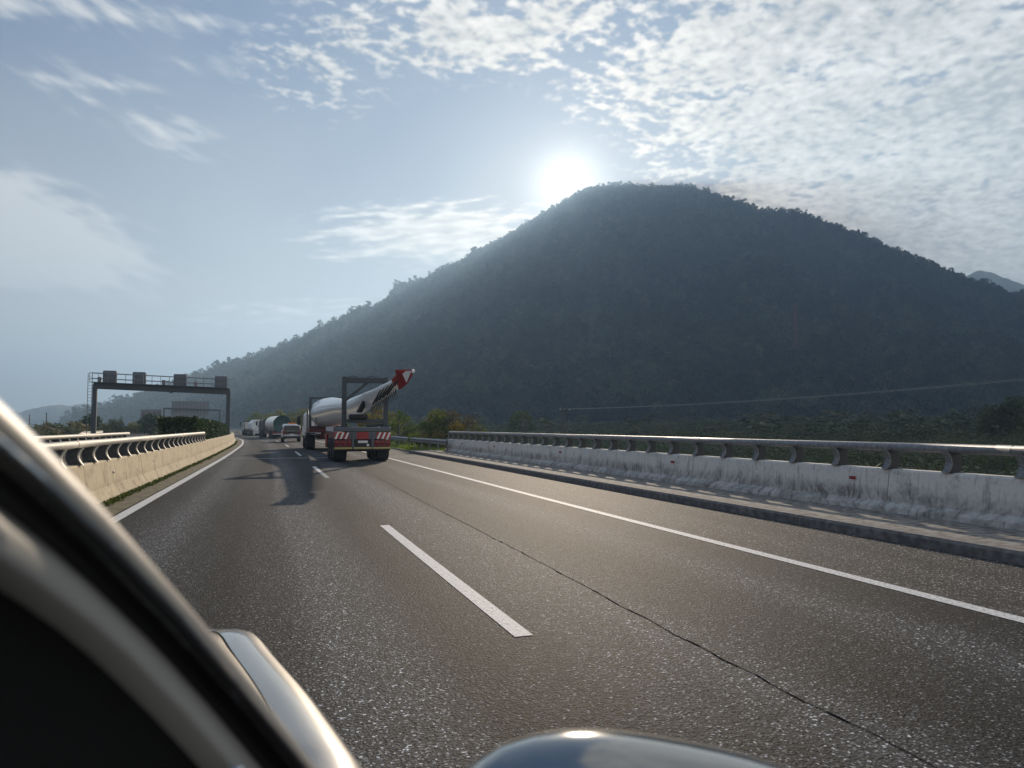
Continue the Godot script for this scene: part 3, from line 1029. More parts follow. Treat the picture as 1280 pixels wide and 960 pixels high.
# ---------------------------------------------------------------- gantries and poles
func make_gantries() -> void:
	var o := base("signal_gantry", Vector3.ZERO)
	tag(o, "dark steel gantry carrying four signal boxes over the far carriageway", "gantry")
	var L := Vector3(-16.5, 0, -90.8)
	var R := Vector3(-3.15, 0, -90.6)
	var hl := 6.0
	var hr := 5.55
	for q in [[L, hl], [R, hr]]:
		var st := mb()
		cbox(st, q[0] + Vector3(0, q[1] / 2 - 0.3, 0), Vector3(0.42, q[1] + 0.6, 0.42), 0.03)
		box(st, q[0] + Vector3(0, 0.06, 0), Vector3(0.8, 0.1, 0.8))
		build(st, "leg", M.dark_steel, o)
	var at := func(f: float, y := 0.0) -> Vector3: return L.lerp(R, f) + Vector3(0, lerpf(hl, hr, f) + y, 0)
	var bm := mb()
	beam(bm, at.call(-0.01, -0.12), at.call(1.01, -0.12), 0.6, 0.68)
	build(bm, "beam", M.dark_steel, o)
	var fl := mb()
	beam(fl, at.call(-0.02, 0.22) + Vector3(0, 0, 0.4), at.call(1.0, 0.22) + Vector3(0, 0, 0.4), 0.9, 0.05)
	build(fl, "walkway", M.dark_steel, o)
	for y in [0.62, 1.2]:
		for dz in [0.82, -0.1]:
			var r := mb(true)
			tube(r, [at.call(-0.03, y) + Vector3(0, 0, dz), at.call(1.0, y) + Vector3(0, 0, dz)], [0.03], 6)
			build(r, "handrail", M.sign_back, o)
	for k in 17:
		var r := mb(true)
		var f := -0.03 + 1.03 * k / 16.0
		tube(r, [at.call(f, 0.2) + Vector3(0, 0, 0.82), at.call(f, 1.2) + Vector3(0, 0, 0.82)], [0.03], 6)
		build(r, "baluster", M.sign_back, o)
	for f in [0.105, 0.32, 0.625, 0.94]:
		var s := mb()
		cbox(s, at.call(f, 0.82), Vector3(1.3, 1.45, 0.7), 0.08)
		var bx := build(s, "signal_box", M.grey_steel, o)
		var s2 := mb()
		for j in 4:
			box(s2, at.call(f, 0.42 + j * 0.27) + Vector3(0, 0, 0.362), Vector3(1.05, 0.03, 0.02))
		build(s2, "vent", M.dark_steel, bx)
	for f in [0.03, 0.5, 0.745]:
		var s := mb()
		cbox(s, at.call(f, 0.55), Vector3(0.34, 0.55, 0.3), 0.04)
		build(s, "cabinet", M.sign_back, o)
	var cam := mb()
	cbox(cam, at.call(0.56, -0.45), Vector3(0.35, 0.2, 0.3), 0.04)
	build(cam, "detector", M.dark_steel, o)
	var lad := mb()
	for dx in [-0.2, 0.2]:
		beam(lad, L + Vector3(-0.45 + dx, 0.4, 0.2), L + Vector3(-0.45 + dx, 7.2, 0.2), 0.05, 0.05)
	for k in 20:
		beam(lad, L + Vector3(-0.65, 0.6 + k * 0.33, 0.2), L + Vector3(-0.25, 0.6 + k * 0.33, 0.2), 0.03, 0.03)
	build(lad, "ladder", M.dark_steel, o)

	var g := base("sign_gantry", Vector3.ZERO)
	tag(g, "far gantry with a big ribbed sign seen from behind", "gantry")
	var a := Vector3(-26.3, 0, -246.0)
	var b := Vector3(-10.95, 0, -246.2)
	for q in [a, b]:
		var st := mb()
		box(st, q + Vector3(0, 3.2, 0), Vector3(0.5, 6.8, 0.5))
		build(st, "leg", M.dark_steel, g)
	var st := mb()
	beam(st, a + Vector3(-0.3, 6.85, 0), b + Vector3(0.3, 6.35, 0), 0.5, 0.5)
	build(st, "beam", M.dark_steel, g)
	var sp := mb()
	box(sp, Vector3(-19.2, 6.75, -246.5), Vector3(10.4, 4.6, 0.1))
	var board := build(sp, "sign_board", M.sign_back, g)
	for k in 11:
		var r := mb()
		box(r, Vector3(-19.2 - 4.9 + k * 0.98, 6.75, -246.42), Vector3(0.16, 4.5, 0.1))
		build(r, "rib", M.grey_steel, board)

	var w := base("sign_board", Vector3.ZERO)
	tag(w, "grey back of a roadside sign behind a bushy tree", "sign")
	var s3 := mb()
	box(s3, Vector3(-20.0, 3.55, -165.0), Vector3(3.7, 2.6, 0.08))
	build(s3, "panel", M.sign_back, w)
	for dx in [-1.4, 1.4]:
		var s4 := mb()
		box(s4, Vector3(-20.0 + dx, 1.9, -164.9), Vector3(0.14, 5.2, 0.1))
		build(s4, "post", M.grey_steel, w)

func pole(at: Vector3, h: float, arm: float, label: String) -> Vector3:
	var o := base("power_pole", at)
	tag(o, label, "pole", "power poles across the fields")
	var st := mb(true)
	tube(st, [Vector3(0, -0.6, 0), Vector3(0, h, 0)], [0.15, 0.1], 8)
	build(st, "mast", M.wood, o)
	var s2 := mb()
	box(s2, Vector3(0, h - 0.3, 0), Vector3(arm, 0.12, 0.12))
	build(s2, "crossarm", M.wood, o)
	for k in 3:
		var s := mb(true)
		var x := (k - 1) * arm * 0.45
		tube(s, [Vector3(x, h - 0.24, 0), Vector3(x, h - 0.12, 0), Vector3(x, h - 0.02, 0), Vector3(x, h + 0.06, 0)], [0.05, 0.11, 0.07, 0.09], 8)
		build(s, "insulator", M.porcelain, o)
	return at + Vector3(0, h, 0)

func wire(a: Vector3, b: Vector3, sag: float, r: float, label: String) -> void:
	var st := mb(true)
	var pts := []
	for k in 25:
		var f := k / 24.0
		pts.append(a.lerp(b, f) - Vector3(0, 4.0 * f * (1.0 - f) * sag, 0))
	tube(st, pts, [r], 5)
	tag(build(st, "power_line", M.wire), label, "cable", "overhead cables")

func make_poles() -> void:
	var g := ground_h(49.8, 120.5)
	var a := pole(Vector3(49.8, g, -120.5), 4.4 - g + 0.1, 1.9, "wooden power pole whose bright cable runs off to the right")
	var g2 := ground_h(52.3, 183.0)
	pole(Vector3(52.3, g2, -183.0), 4.9 - g2, 1.6, "faint power pole with three white insulators beyond the parapet's end")
	var g3 := ground_h(92.0, 30.0)
	var c := pole(Vector3(92.0, g3, -30.0), 9.2 - g3, 1.9, "tall power pole standing in the field at far right")
	for k in 2:
		var x := (k * 2 - 1) * 0.85
		wire(a + Vector3(x, 0, 0), c + Vector3(x, 0, 0), 1.2, 0.018, ["front overhead cable crossing in front of the mountain", "rear overhead cable crossing in front of the mountain"][k])
	# lattice pylon at the mountain's foot
	var at := Vector3(536.0, 26.0, -661.0)
	var o := base("pylon", at)
	tag(o, "faint tall lattice pylon against the dark mountainside", "pylon")
	var st := mb()
	var H := 106.0
	var half := func(y: float) -> float: return lerpf(7.5, 1.1, smoothstep(0.0, 0.75, y / H))
	var lv := 14
	for k in lv:
		var y0 := H * k / lv
		var y1 := H * (k + 1) / lv
		var r0: float = half.call(y0)
		var r1: float = half.call(y1)
		for c4 in 4:
			var d0 := Vector3([-1, 1, 1, -1][c4], 0, [-1, -1, 1, 1][c4])
			var d1 := Vector3([-1, 1, 1, -1][(c4 + 1) % 4], 0, [-1, -1, 1, 1][(c4 + 1) % 4])
			beam(st, d0 * r0 + Vector3(0, y0, 0), d0 * r1 + Vector3(0, y1, 0), 0.45, 0.45)
			beam(st, d0 * r0 + Vector3(0, y0, 0), d1 * r1 + Vector3(0, y1, 0), 0.25, 0.25)
	build(st, "tower", M.lattice, o)
	for q in [[0.72, 13.0], [0.84, 10.0], [0.95, 8.0]]:
		var s2 := mb()
		var y: float = H * q[0]
		for sg in [-1, 1]:
			beam(s2, Vector3(0, y, 0), Vector3(sg * q[1], y + 0.5, 0), 0.4, 0.4)
			beam(s2, Vector3(0, y + 3.0, 0), Vector3(sg * q[1], y + 0.5, 0), 0.3, 0.3)
		build(s2, "crossarm", M.lattice, o)

# ---------------------------------------------------------------- trees, hedge and verge
func make_plants() -> void:
	var green := [Color(0.11, 0.14, 0.03), Color(0.075, 0.11, 0.03), Color(0.14, 0.15, 0.035)]
	var olive := [Color(0.06, 0.075, 0.03), Color(0.09, 0.095, 0.04)]
	var brown := [Color(0.10, 0.07, 0.05), Color(0.085, 0.065, 0.055), Color(0.12, 0.085, 0.05)]
	var yellow := [Color(0.17, 0.15, 0.04), Color(0.2, 0.14, 0.03), Color(0.12, 0.13, 0.035)]
	var dark := [Color(0.03, 0.048, 0.02), Color(0.045, 0.062, 0.026)]
	# [called, label, x, s, height, radius, leaves, leaf size, colours, crown from, clumps, bare]
	var list := [
		["shrub", "leafy green shrub just right of the blade trailer", 10.9, 50.0, 2.5, 1.4, 2200, 0.11, green, 0.12, 10, false],
		["shrub", "thin reddish brown shrub with bare twigs behind the guardrail", 11.9, 51.0, 2.5, 1.6, 1100, 0.10, brown, 0.3, 10, true],
		["shrub", "sparse brown bush with bare twig tips by the parapet's end", 13.0, 50.0, 2.1, 1.5, 900, 0.10, brown, 0.2, 9, true],
		["shrub", "yellow green bush low behind the guardrail posts", 11.9, 48.0, 1.7, 1.3, 1500, 0.09, yellow, 0.1, 9, false],
		["shrub", "round olive bush beside the start of the right parapet", 13.4, 46.5, 1.5, 1.2, 1200, 0.09, olive, 0.1, 8, false],
		["shrub", "dark green bush seen through the trailer's rear frame", 10.6, 60.0, 2.6, 1.6, 1600, 0.12, green, 0.1, 9, false],
		["tree", "yellowing roadside tree seen under the blade", 11.0, 74.0, 3.2, 2.1, 1700, 0.15, yellow, 0.15, 9, false],
		["tree", "green roadside tree right of the escort van", 9.6, 100.0, 3.7, 2.4, 1700, 0.18, green, 0.15, 9, false],
		["tree", "olive tree behind the green ended load", 8.6, 122.0, 3.6, 2.6, 1500, 0.2, yellow, 0.15, 9, false],
		["tree", "golden leaved tree between the two far loads", 7.6, 150.0, 4.4, 3.0, 1700, 0.24, yellow, 0.12, 10, false],
		["tree", "pale yellow tree rising over the farthest truck", 5.5, 178.0, 5.2, 3.6, 1700, 0.28, yellow, 0.12, 10, false],
		["tree", "dull green tree left of the farthest truck", 0.2, 215.0, 5.0, 3.8, 1600, 0.3, green, 0.12, 10, false],
		["tree", "dark spreading tree beside the gantry's outer leg", -28.2, 152.0, 3.3, 2.5, 1700, 0.22, dark, 0.22, 10, false],
		["tree", "low dark tree at the far left by the pillar", -36.5, 157.0, 1.9, 3.0, 1500, 0.22, olive, 0.15, 9, false],
		["tree", "feathery green tree right of the gantry's outer leg", -25.6, 158.0, 2.7, 2.2, 1100, 0.2, olive, 0.2, 9, false],
		["tree", "bushy dark green tree in front of the roadside sign", -18.2, 150.0, 3.6, 2.4, 2000, 0.2, dark, 0.12, 10, false],
		["tree", "yellowish bush left of the roadside sign", -24.0, 175.0, 2.0, 2.6, 1400, 0.22, yellow, 0.1, 9, false],
		["tree", "dark lone tree in the shaded field at far right", 146.0, 118.0, 6.6, 5.5, 2600, 0.4, olive, 0.05, 10, false],
		["tree", "small pale tree in the field behind the parapet", 66.0, 190.0, 5.4, 4.2, 1300, 0.4, green, 0.12, 9, false],
	]
	for q in list:
		var g: float = ground_h(q[2], q[3])
		var o := base(q[0], Vector3(q[2], g, -q[3]))
		tag(o, q[1], q[0])
		plant_parts(o, q[4] - g * 1.0, q[5], q[6], q[7], q[8], q[9], q[10], q[11])
	for k in 2:
		var x: float = [-46.3, -44.3][k]
		var g := ground_h(x, 289.0)
		var o := base("cypress", Vector3(x, g, -289.0))
		tag(o, ["shorter left one of two slim cypresses on the horizon", "taller right one of two slim cypresses on the horizon"][k], "cypress")
		var h: float = [5.6, 6.8][k]
		var st := mb(true)
		tube(st, [Vector3(0, -0.3, 0), Vector3(0, h * 0.8, 0)], [0.15, 0.03], 6)
		build(st, "trunk", M.bark, o)
		var clumps := []
		for j in 9:
			var f := j / 8.0
			clumps.append([Vector3(0, 0.5 + f * (h - 0.5), 0), Vector3.ONE * (0.75 * sin(PI * clampf(0.22 + f * 0.74, 0, 1)) + 0.08)])
		var c := MeshInstance3D.new()
		c.name = "crown"
		c.mesh = crown_mesh(clumps, 700, 0.2, dark)
		c.material_override = M.leaf
		o.add_child(c, true)
	# bare pole in the scrub
	var p := mb(true)
	tube(p, [Vector3(-34.6, -1.5, -150.0), Vector3(-34.6, 3.9, -150.0)], [0.11, 0.08], 7)
	tag(build(p, "post", M.wood), "slim bare post in the scrub left of the gantry's ladder", "post")
	p = mb(true)
	tube(p, [Vector3(-42.7, -1.5, -172.5), Vector3(-42.7, 3.90, -172.5)], [0.11, 0.08], 7)
	tag(build(p, "post", M.wood), "short bare post against the pale hills, leftmost of two", "post")
	# clipped hedge in the median
	var h := base("hedge", Vector3.ZERO)
	tag(h, "long dense dark green hedge in the median past the rail", "hedge")
	var hs := mb()
	var trunk := mb(true)
	for k in 34000:
		var s := 43.2 + 110.0 * pow(rng.randf(), 1.35)
		var top := lerp_table([[42, 1.95], [60, 1.85], [90, 1.6], [155, 1.5]], s) + noise_a.get_noise_2d(s * 14.0, 0.0) * 0.28
		var t := rng.randf()
		var w := lerpf(-1.0, 1.0, rng.randf())
		var y := 0.0
		if rng.randf() < 0.45:
			y = top - absf(rng.randfn()) * 0.12 - absf(w) * 0.12
		else:
			y = top * t
			w = (1.0 - absf(rng.randfn()) * 0.12) * (1.0 if rng.randf() < 0.7 else -1.0)
		w += noise_a.get_noise_2d(s * 20.0, y * 20.0) * 0.25
		var cx := lerp_table([[42, -4.35], [70, -4.0], [100, -3.55], [155, -3.4]], s)
		leaf_mesh_add(hs, rd(cx + w * lerp_table([[42, 0.95], [100, 0.6], [155, 0.6]], s), s, y), 0.09 + 0.0009 * s, shade_of(Color(0.048, 0.075, 0.025), 0.4))
	build(hs, "foliage", M.leaf, h)
	for k in 60:
		var s := 43.5 + k * 1.8
		tube(trunk, [rd(-4.4, s, -0.1), rd(-4.4 + rng.randf_range(-0.3, 0.3), s, 1.3)], [0.05, 0.02], 5)
	build(trunk, "stems", M.bark, h)
	# grass on the verges
	var tuft := mb()
	for k in 14:
		var b := Vector3(rng.randf_range(-0.5, 0.5), 0, rng.randf_range(-0.5, 0.5))
		var tip := b + Vector3(rng.randf_range(-0.3, 0.3), rng.randf_range(0.6, 1.1), rng.randf_range(-0.3, 0.3))
		var sd := Vector3(rng.randf_range(-1, 1), 0, rng.randf_range(-1, 1)).normalized() * 0.06
		tuft.set_color(shade_of(Color.WHITE, 0.2))
		tri(tuft, b - sd, b + sd, tip)
	tuft.generate_normals()
	var tm := tuft.commit()
	var xf := []
	var cc := []
	for k in 6500:
		var s := 41.5 + 90.0 * pow(rng.randf(), 1.5)
		var d := 8.75 + 4.5 * pow(rng.randf(), 1.2) + (0.9 if s < 44.5 else 0.0)
		var q := rng.randf_range(0.12, 0.34) * (0.5 if d < 9.2 else 1.0)
		xf.append(Transform3D(Basis(Vector3.UP, rng.randf() * TAU).scaled(Vector3(q, q, q)), rd(d, s, -0.02)))
		cc.append(shade_of(Color(0.2, 0.29, 0.045).lerp(Color(0.3, 0.27, 0.09), rng.randf() * 0.6), 0.2))
	tag(multi("grass", tm, xf, cc, M.sun_leaf), "bright green grass growing under the guardrail", "grass", "", "stuff")
	xf = []
	cc = []
	for k in 3500:
		var s := 42.5 + 105.0 * pow(rng.randf(), 1.5)
		var q := rng.randf_range(0.15, 0.4)
		xf.append(Transform3D(Basis(Vector3.UP, rng.randf() * TAU).scaled(Vector3(q, q, q)), rd(left_line(s) - 1.4 - rng.randf() * 0.9, s, -0.02)))
		cc.append(shade_of(Color(0.12, 0.16, 0.035).lerp(Color(0.2, 0.17, 0.07), rng.randf() * 0.6), 0.2))
	tag(multi("grass", tm, xf, cc, M.sun_leaf), "yellow green grass between median barrier and hedge", "grass", "", "stuff")

# ---------------------------------------------------------------- vehicles
func tractor(o: Node, z: float, cab: Material, h := 2.9) -> void:
	# z: rear end of the tractor's chassis, the nose points to -z
	var st := mb()
	box(st, Vector3(0, 0.85, z - 3.0), Vector3(0.95, 0.3, 6.0))
	build(st, "chassis", M.dull_red, o)
	st = mb()
	var rings := []
	for q in [[z - 3.7, 0.0, 0.0], [z - 3.75, 0.0, 0.08], [z - 5.6, 0.0, 0.08], [z - 5.95, 0.5, 0.08], [z - 6.0, 0.7, 0.0]]:
		var hw: float = 1.24 - 0.06 + q[2]
		var t: float = h - q[1] * 0.5
		rings.append([Vector3(-hw + 0.1, 0.75, q[0]), Vector3(hw - 0.1, 0.75, q[0]), Vector3(hw, 0.95, q[0]), Vector3(hw, t - 0.3, q[0]), Vector3(hw - 0.25, t, q[0]), Vector3(-hw + 0.25, t, q[0]), Vector3(-hw, t - 0.3, q[0]), Vector3(-hw, 0.95, q[0])])
	loft(st, rings)
	var c := build(st, "cab", cab, o)
	for sd in [-1, 1]:
		st = mb()
		box(st, Vector3(sd * 1.262, 1.95, z - 5.1), Vector3(0.02, 0.75, 0.95))
		build(st, "side_window", M.dark_glass, c)
		st = mb()
		beam(st, Vector3(sd * 1.25, 2.3, z - 5.7), Vector3(sd * 1.5, 2.25, z - 5.75), 0.05, 0.05)
		cbox(st, Vector3(sd * 1.52, 1.95, z - 5.75), Vector3(0.24, 0.62, 0.12), 0.04)
		build(st, "mirror", M.black, o)
		st = mb()
		cbox(st, Vector3(sd * 1.0, 1.08, z - 1.55), Vector3(0.6, 0.06, 2.6), 0.02)
		build(st, "mudguard", M.black, o)
		st = mb(true)
		tube(st, [Vector3(sd * 0.95, 0.72, z - 2.95), Vector3(sd * 0.95, 0.72, z - 3.6)], [0.3], 12)
		build(st, "fuel_tank", M.rim, o)
		for zz in [z - 0.85, z - 2.2, z - 5.0]:
			wheel(o, Vector3(sd * (1.0 if zz > z - 3 else 1.08), 0.5, zz), 0.5, 0.55 if zz > z - 3 else 0.32)
	st = mb()
	box(st, Vector3(0, 2.1, z - 6.0), Vector3(2.1, 0.75, 0.06))
	build(st, "windscreen", M.dark_glass, c)
	st = mb(true)
	tube(st, [Vector3(-1.05, 0.9, z - 3.45), Vector3(-1.05, h + 0.1, z - 3.45)], [0.07], 8)
	build(st, "exhaust_stack", M.rim, o)

func make_blade_truck() -> void:
	var X := 4.35
	var Z := -33.5
	var o := base("blade_truck", Vector3(X, 0, Z))
	tag(o, "red and grey heavy haul truck whose rear bogie carries a tall blade cradle", "truck")
	# rear bogie: coordinates from the middle of its rear edge on the ground
	var st := mb()
	cbox(st, Vector3(0, 1.405, -1.9), Vector3(2.44, 0.19, 3.8), 0.03)
	build(st, "deck", M.grey_steel, o)
	for sd in [-1, 1]:
		st = mb()
		cbox(st, Vector3(sd * 1.24, 1.42, -2.0), Vector3(0.03, 0.2, 3.6), 0.008)
		build(st, "side_rail", M.off_white, o)
		# striped marker boards
		st = mb()
		box(st, Vector3(sd * 0.9, 1.135, 0.03), Vector3(0.62, 0.29, 0.03))
		var bd := build(st, "marker_board", M.red, o)
		for k in 3:
			st = mb()
			var x0: float = sd * 0.9 - 0.31 + k * 0.21
			prism(st, [Vector2(x0, 0.995), Vector2(x0 + 0.09, 0.995), Vector2(minf(x0 + 0.21, sd * 0.9 + 0.31), 1.275), Vector2(minf(x0 + 0.12, sd * 0.9 + 0.3), 1.275)], 0.045, 0.05)
			build(st, "stripe", M.white, bd)
		st = mb()
		cbox(st, Vector3(sd * 0.81, 0.8, -0.03), Vector3(0.8, 0.3, 0.1), 0.02)
		var lp := build(st, "lamp_panel", M.dull_red, o)
		for k in 3:
			st = mb(true)
			tube(st, [Vector3(sd * (0.6 + 0.24 * k), 0.82, 0.015), Vector3(sd * (0.6 + 0.24 * k), 0.82, 0.045)], [0.085, 0.07], 12)
			build(st, "tail_light", M.lamp_red, lp)
		st = mb()
		cbox(st, Vector3(sd * 0.42, 0.93, 0.035), Vector3(0.1, 0.75, 0.07), 0.02)
		build(st, "upright", M.grey_steel, o)
		for k in 3:
			wheel(o, Vector3(sd * 0.92, 0.5, -0.75 - k * 1.18), 0.5, 0.56)
		st = mb()
		cbox(st, Vector3(sd * 1.2, 0.86, -3.95), Vector3(0.1, 0.62, 0.5), 0.03)
		build(st, "mudguard", M.red, o)
	for k in 3:
		st = mb(true)
		tube(st, [Vector3(-0.8, 0.5, -0.75 - k * 1.18), Vector3(0.8, 0.5, -0.75 - k * 1.18)], [0.07], 8)
		build(st, "axle", M.black, o)
	st = mb()
	cbox(st, Vector3(0, 1.0, -2.0), Vector3(0.9, 0.55, 3.6), 0.03)
	build(st, "bogie_frame", M.dull_red, o)
	st = mb()
	box(st, Vector3(0, 1.14, 0.015), Vector3(0.5, 0.3, 0.03))
	build(st, "red_panel", M.red, o)
	for sd in [-1, 1]:
		st = mb()
		box(st, Vector3(sd * 0.45, 1.14, 0.005), Vector3(0.38, 0.3, 0.02))
		build(st, "grey_panel", M.grey_steel, o)
	st = mb()
	cbox(st, Vector3(0, 0.78, -0.02), Vector3(0.72, 0.36, 0.06), 0.02)
	build(st, "light_bracket", M.black, o)
	st = mb()
	cbox(st, Vector3(0.0, 0.87, 0.03), Vector3(0.42, 0.1, 0.02), 0.005)
	build(st, "number_plate", M.white, o)
	st = mb(true)
	tube(st, [Vector3(0.22, 0.72, 0.01), Vector3(0.22, 0.72, 0.06)], [0.06], 10)
	build(st, "coupling_lamp", M.white, o)
	st = mb()
	cbox(st, Vector3(0, 0.595, 0.03), Vector3(2.42, 0.085, 0.06), 0.015)
	build(st, "bumper_strip", M.yellow, o)
	st = mb()
	cbox(st, Vector3(0, 0.52, -0.03), Vector3(2.4, 0.07, 0.08), 0.015)
	build(st, "bumper_bar", M.black, o)
	# telescopic spine to the tractor
	st = mb()
	cbox(st, Vector3(0, 1.02, -11.5), Vector3(0.55, 0.42, 16.2), 0.03)
	build(st, "spine_beam", M.dull_red, o)
	st = mb()
	cbox(st, Vector3(0, 1.3, -19.4), Vector3(2.3, 0.3, 3.4), 0.03)
	build(st, "gooseneck", M.dull_red, o)
	# tail cradle
	var cr := -0.9
	for sd in [-1, 1]:
		st = mb()
		cbox(st, Vector3(0.2 + sd * 0.92, 2.62, cr), Vector3(0.2, 2.26, 0.2), 0.02)
		box(st, Vector3(0.2 + sd * 0.92, 1.53, cr), Vector3(0.4, 0.06, 0.4))
		build(st, "cradle_post", M.dark_steel, o)
	st = mb()
	cbox(st, Vector3(0.2, 3.6, cr), Vector3(1.64, 0.24, 0.2), 0.02)
	build(st, "cradle_beam", M.dark_steel, o)
	st = mb()
	cbox(st, Vector3(0.2, 1.78, cr), Vector3(1.64, 0.16, 0.2), 0.02)
	build(st, "cradle_sill", M.dark_steel, o)
	st = mb()
	beam(st, Vector3(-0.64, 2.72, cr), Vector3(0.3, 3.5, cr), 0.13, 0.13)
	build(st, "cradle_brace", M.dark_steel, o)
	for q in [[-0.35, 0.0], [0.5, 0.0]]:
		st = mb(true)
		tube(st, [Vector3(q[0] - 0.22, 3.74, cr), Vector3(q[0], 3.79, cr), Vector3(q[0] + 0.22, 3.74, cr)], [0.02], 6)
		build(st, "lifting_loop", M.dark_steel, o)
	for sd in [-1, 1]:
		st = mb()
		beam(st, Vector3(0.2 + sd * 0.8, 1.6, cr - 0.1), Vector3(sd * 0.5, 1.55, cr - 1.2), 0.12, 0.12)
		build(st, "cradle_stay", M.dark_steel, o)
	st = mb()
	cbox(st, Vector3(-0.1, 1.97, cr), Vector3(0.8, 0.22, 0.5), 0.05)
	build(st, "saddle", M.black, o)
	# root frame on the tractor
	var rf := -18.6
	for sd in [-1, 1]:
		st = mb()
		cbox(st, Vector3(sd * 1.05, 2.42, rf), Vector3(0.16, 2.05, 0.2), 0.02)
		build(st, "root_frame_post", M.dark_steel, o)
	for y in [3.42, 1.5]:
		st = mb()
		cbox(st, Vector3(0, y, rf), Vector3(2.1, 0.14, 0.2), 0.02)
		build(st, "root_frame_beam", M.dark_steel, o)
	for sd in [-1, 1]:
		st = mb(true)
		tube(st, [Vector3(sd * 1.0, 1.5, rf + 4.0), Vector3(sd * 0.7, 2.9, rf + 1.6)], [0.03], 6)
		build(st, "lashing", M.black, o)
	tractor(o, -18.0, M.white, 2.6)

	# the blade itself: [metres forward of the bogie's rear edge, x, y, chord, thickness, tilt of the chord]
	var bl := base("turbine_blade", Vector3(X, 0, Z))
	tag(bl, "long white wind turbine blade overhanging the truck's rear", "blade")
	var secs := [[19.0, -0.1, 2.42, 1.9, 1.9, 90], [17.0, -0.1, 2.42, 1.9, 1.88, 90], [13.5, -0.1, 2.4, 1.78, 1.55, 88], [9.5, -0.08, 2.36, 1.5, 1.0, 82], [5.5, -0.04, 2.36, 1.1, 0.42, 86], [2.5, 0.0, 2.44, 0.98, 0.2, 84], [0.0, 0.04, 2.56, 0.84, 0.13, 82], [-3.0, 0.1, 2.73, 0.64, 0.09, 80], [-5.5, 0.16, 2.89, 0.5, 0.07, 78], [-7.2, 0.22, 3.03, 0.4, 0.06, 76]]
	st = mb(true)
	var rings := []
	for k in 46:
		var f := k / 45.0 * (secs.size() - 1)
		var i := mini(int(f), secs.size() - 2)
		var t := f - i
		var v := []
		for c in 6:
			v.append(cubic_interpolate(secs[i][c], secs[i + 1][c], secs[maxi(i - 1, 0)][c], secs[mini(i + 2, secs.size() - 1)][c], t))
		rings.append(blade_ring(v))
	loft(st, rings)
	var shell := build(st, "shell", M.white_gloss, bl)
	# winglet tip in its red sleeve
	st = mb(true)
	rings = []
	for q in [[-7.0, 0.2, 3.0, 0.45, 0.09, 54], [-7.4, 0.25, 3.08, 0.5, 0.09, 60], [-7.7, 0.3, 3.19, 0.54, 0.08, 40], [-7.88, 0.33, 3.33, 0.6, 0.07, 12], [-7.96, 0.33, 3.45, 0.66, 0.04, -3]]:
		rings.append(blade_ring(q))
	loft(st, rings)
	var sl := build(st, "tip_sleeve", M.red, bl)
	tag(sl, "red warning sleeve with a grey triangle on the tip")
	st = mb()
	prism(st, [Vector2(-0.17, 0.2), Vector2(0.2, 0.2), Vector2(0.02, -0.2)], 0.0, 0.02, Basis(Vector3.UP, -0.5), Vector3(0.4, 3.22, 7.93))
	build(st, "triangle", M.off_white, sl)
	st = mb(true)
	tube(st, [Vector3(0.6, 3.38, 7.93), Vector3(0.66, 3.43, 7.93), Vector3(0.7, 3.44, 7.93)], [0.05, 0.08, 0.03], 8)
	build(st, "tip_highlight", M.white, sl)  # white piece painted in for the bright highlight at the tip
	# black serrations along the trailing edge
	for k in 16:
		var z := 1.6 + k * 0.34
		var v := blade_at(secs, -z)
		var a := deg_to_rad(v[5])
		var dirv := Vector3(cos(a), -sin(a), 0)
		var c: Vector3 = Vector3(v[1], v[2], z) + dirv * v[3] * 0.5
		st = mb()
		var n := Vector3(sin(a), cos(a), 0) * 0.008
		for q in [[0.0, 0.15]]:
			var p0: Vector3 = c + Vector3(0, 0, -0.16) - dirv * 0.13
			var p1: Vector3 = c + Vector3(0, 0, 0.16) - dirv * 0.13
			var p2: Vector3 = c + dirv * 0.26 + Vector3(0, 0, 0.14)
			loft(st, [[p0 - n, p1 - n, p2 - n], [p0 + n, p1 + n, p2 + n]])
		build(st, "serration", M.black, bl)
	for k in 5:
		var z := 3.4 + k * 0.75
		var v := blade_at(secs, -z)
		var a := deg_to_rad(v[5])
		var dirv := Vector3(cos(a), -sin(a), 0)
		var nn := Vector3(-sin(a), -cos(a), 0)
		st = mb()
		var m0: Vector3 = Vector3(v[1], v[2], z) + nn * (v[4] * 0.5 + 0.012)
		beam(st, m0 - dirv * v[3] * 0.2 + Vector3(0.05, 0.06, 1.1), m0 + dirv * v[3] * 0.44 - Vector3(0.05, 0.06, 0.9), 0.07, 0.02)
		build(st, "edge_strip", M.black, shell)
	st = mb()
	beam(st, Vector3(-0.2, 2.15, 0.25), Vector3(0.02, 2.62, 0.5), 0.32, 0.06)
	build(st, "root_strap", M.dark_steel, bl)

func blade_at(secs: Array, z: float) -> Array:
	for k in secs.size() - 1:
		if z <= secs[k][0] and z >= secs[k + 1][0]:
			var t: float = (secs[k][0] - z) / (secs[k][0] - secs[k + 1][0])
			var v := []
			for c in 6: v.append(lerpf(secs[k][c], secs[k + 1][c], t))
			return v
	return secs[-1]

func blade_ring(v: Array) -> Array:
	# an airfoil outline that becomes a circle where chord and thickness are equal; tilt turns the chord from level to upright
	var ring := []
	var round_ := clampf(v[4] / v[3], 0.0, 1.0)
	var a := deg_to_rad(v[5])
	for j in 28:
		var t := TAU * j / 28
		var x := cos(t)
		var y := sin(t)
		var foil := lerpf(pow(clampf((1.0 - x) / 2.0, 0.0, 1.0), 0.6) * 1.25, 1.0, pow(round_, 2.0))
		var q := Vector2(x * v[3] / 2, y * v[4] / 2 * foil)
		ring.append(Vector3(v[1] + q.x * cos(a) + q.y * sin(a), v[2] - q.x * sin(a) + q.y * cos(a), -v[0]))
	return ring

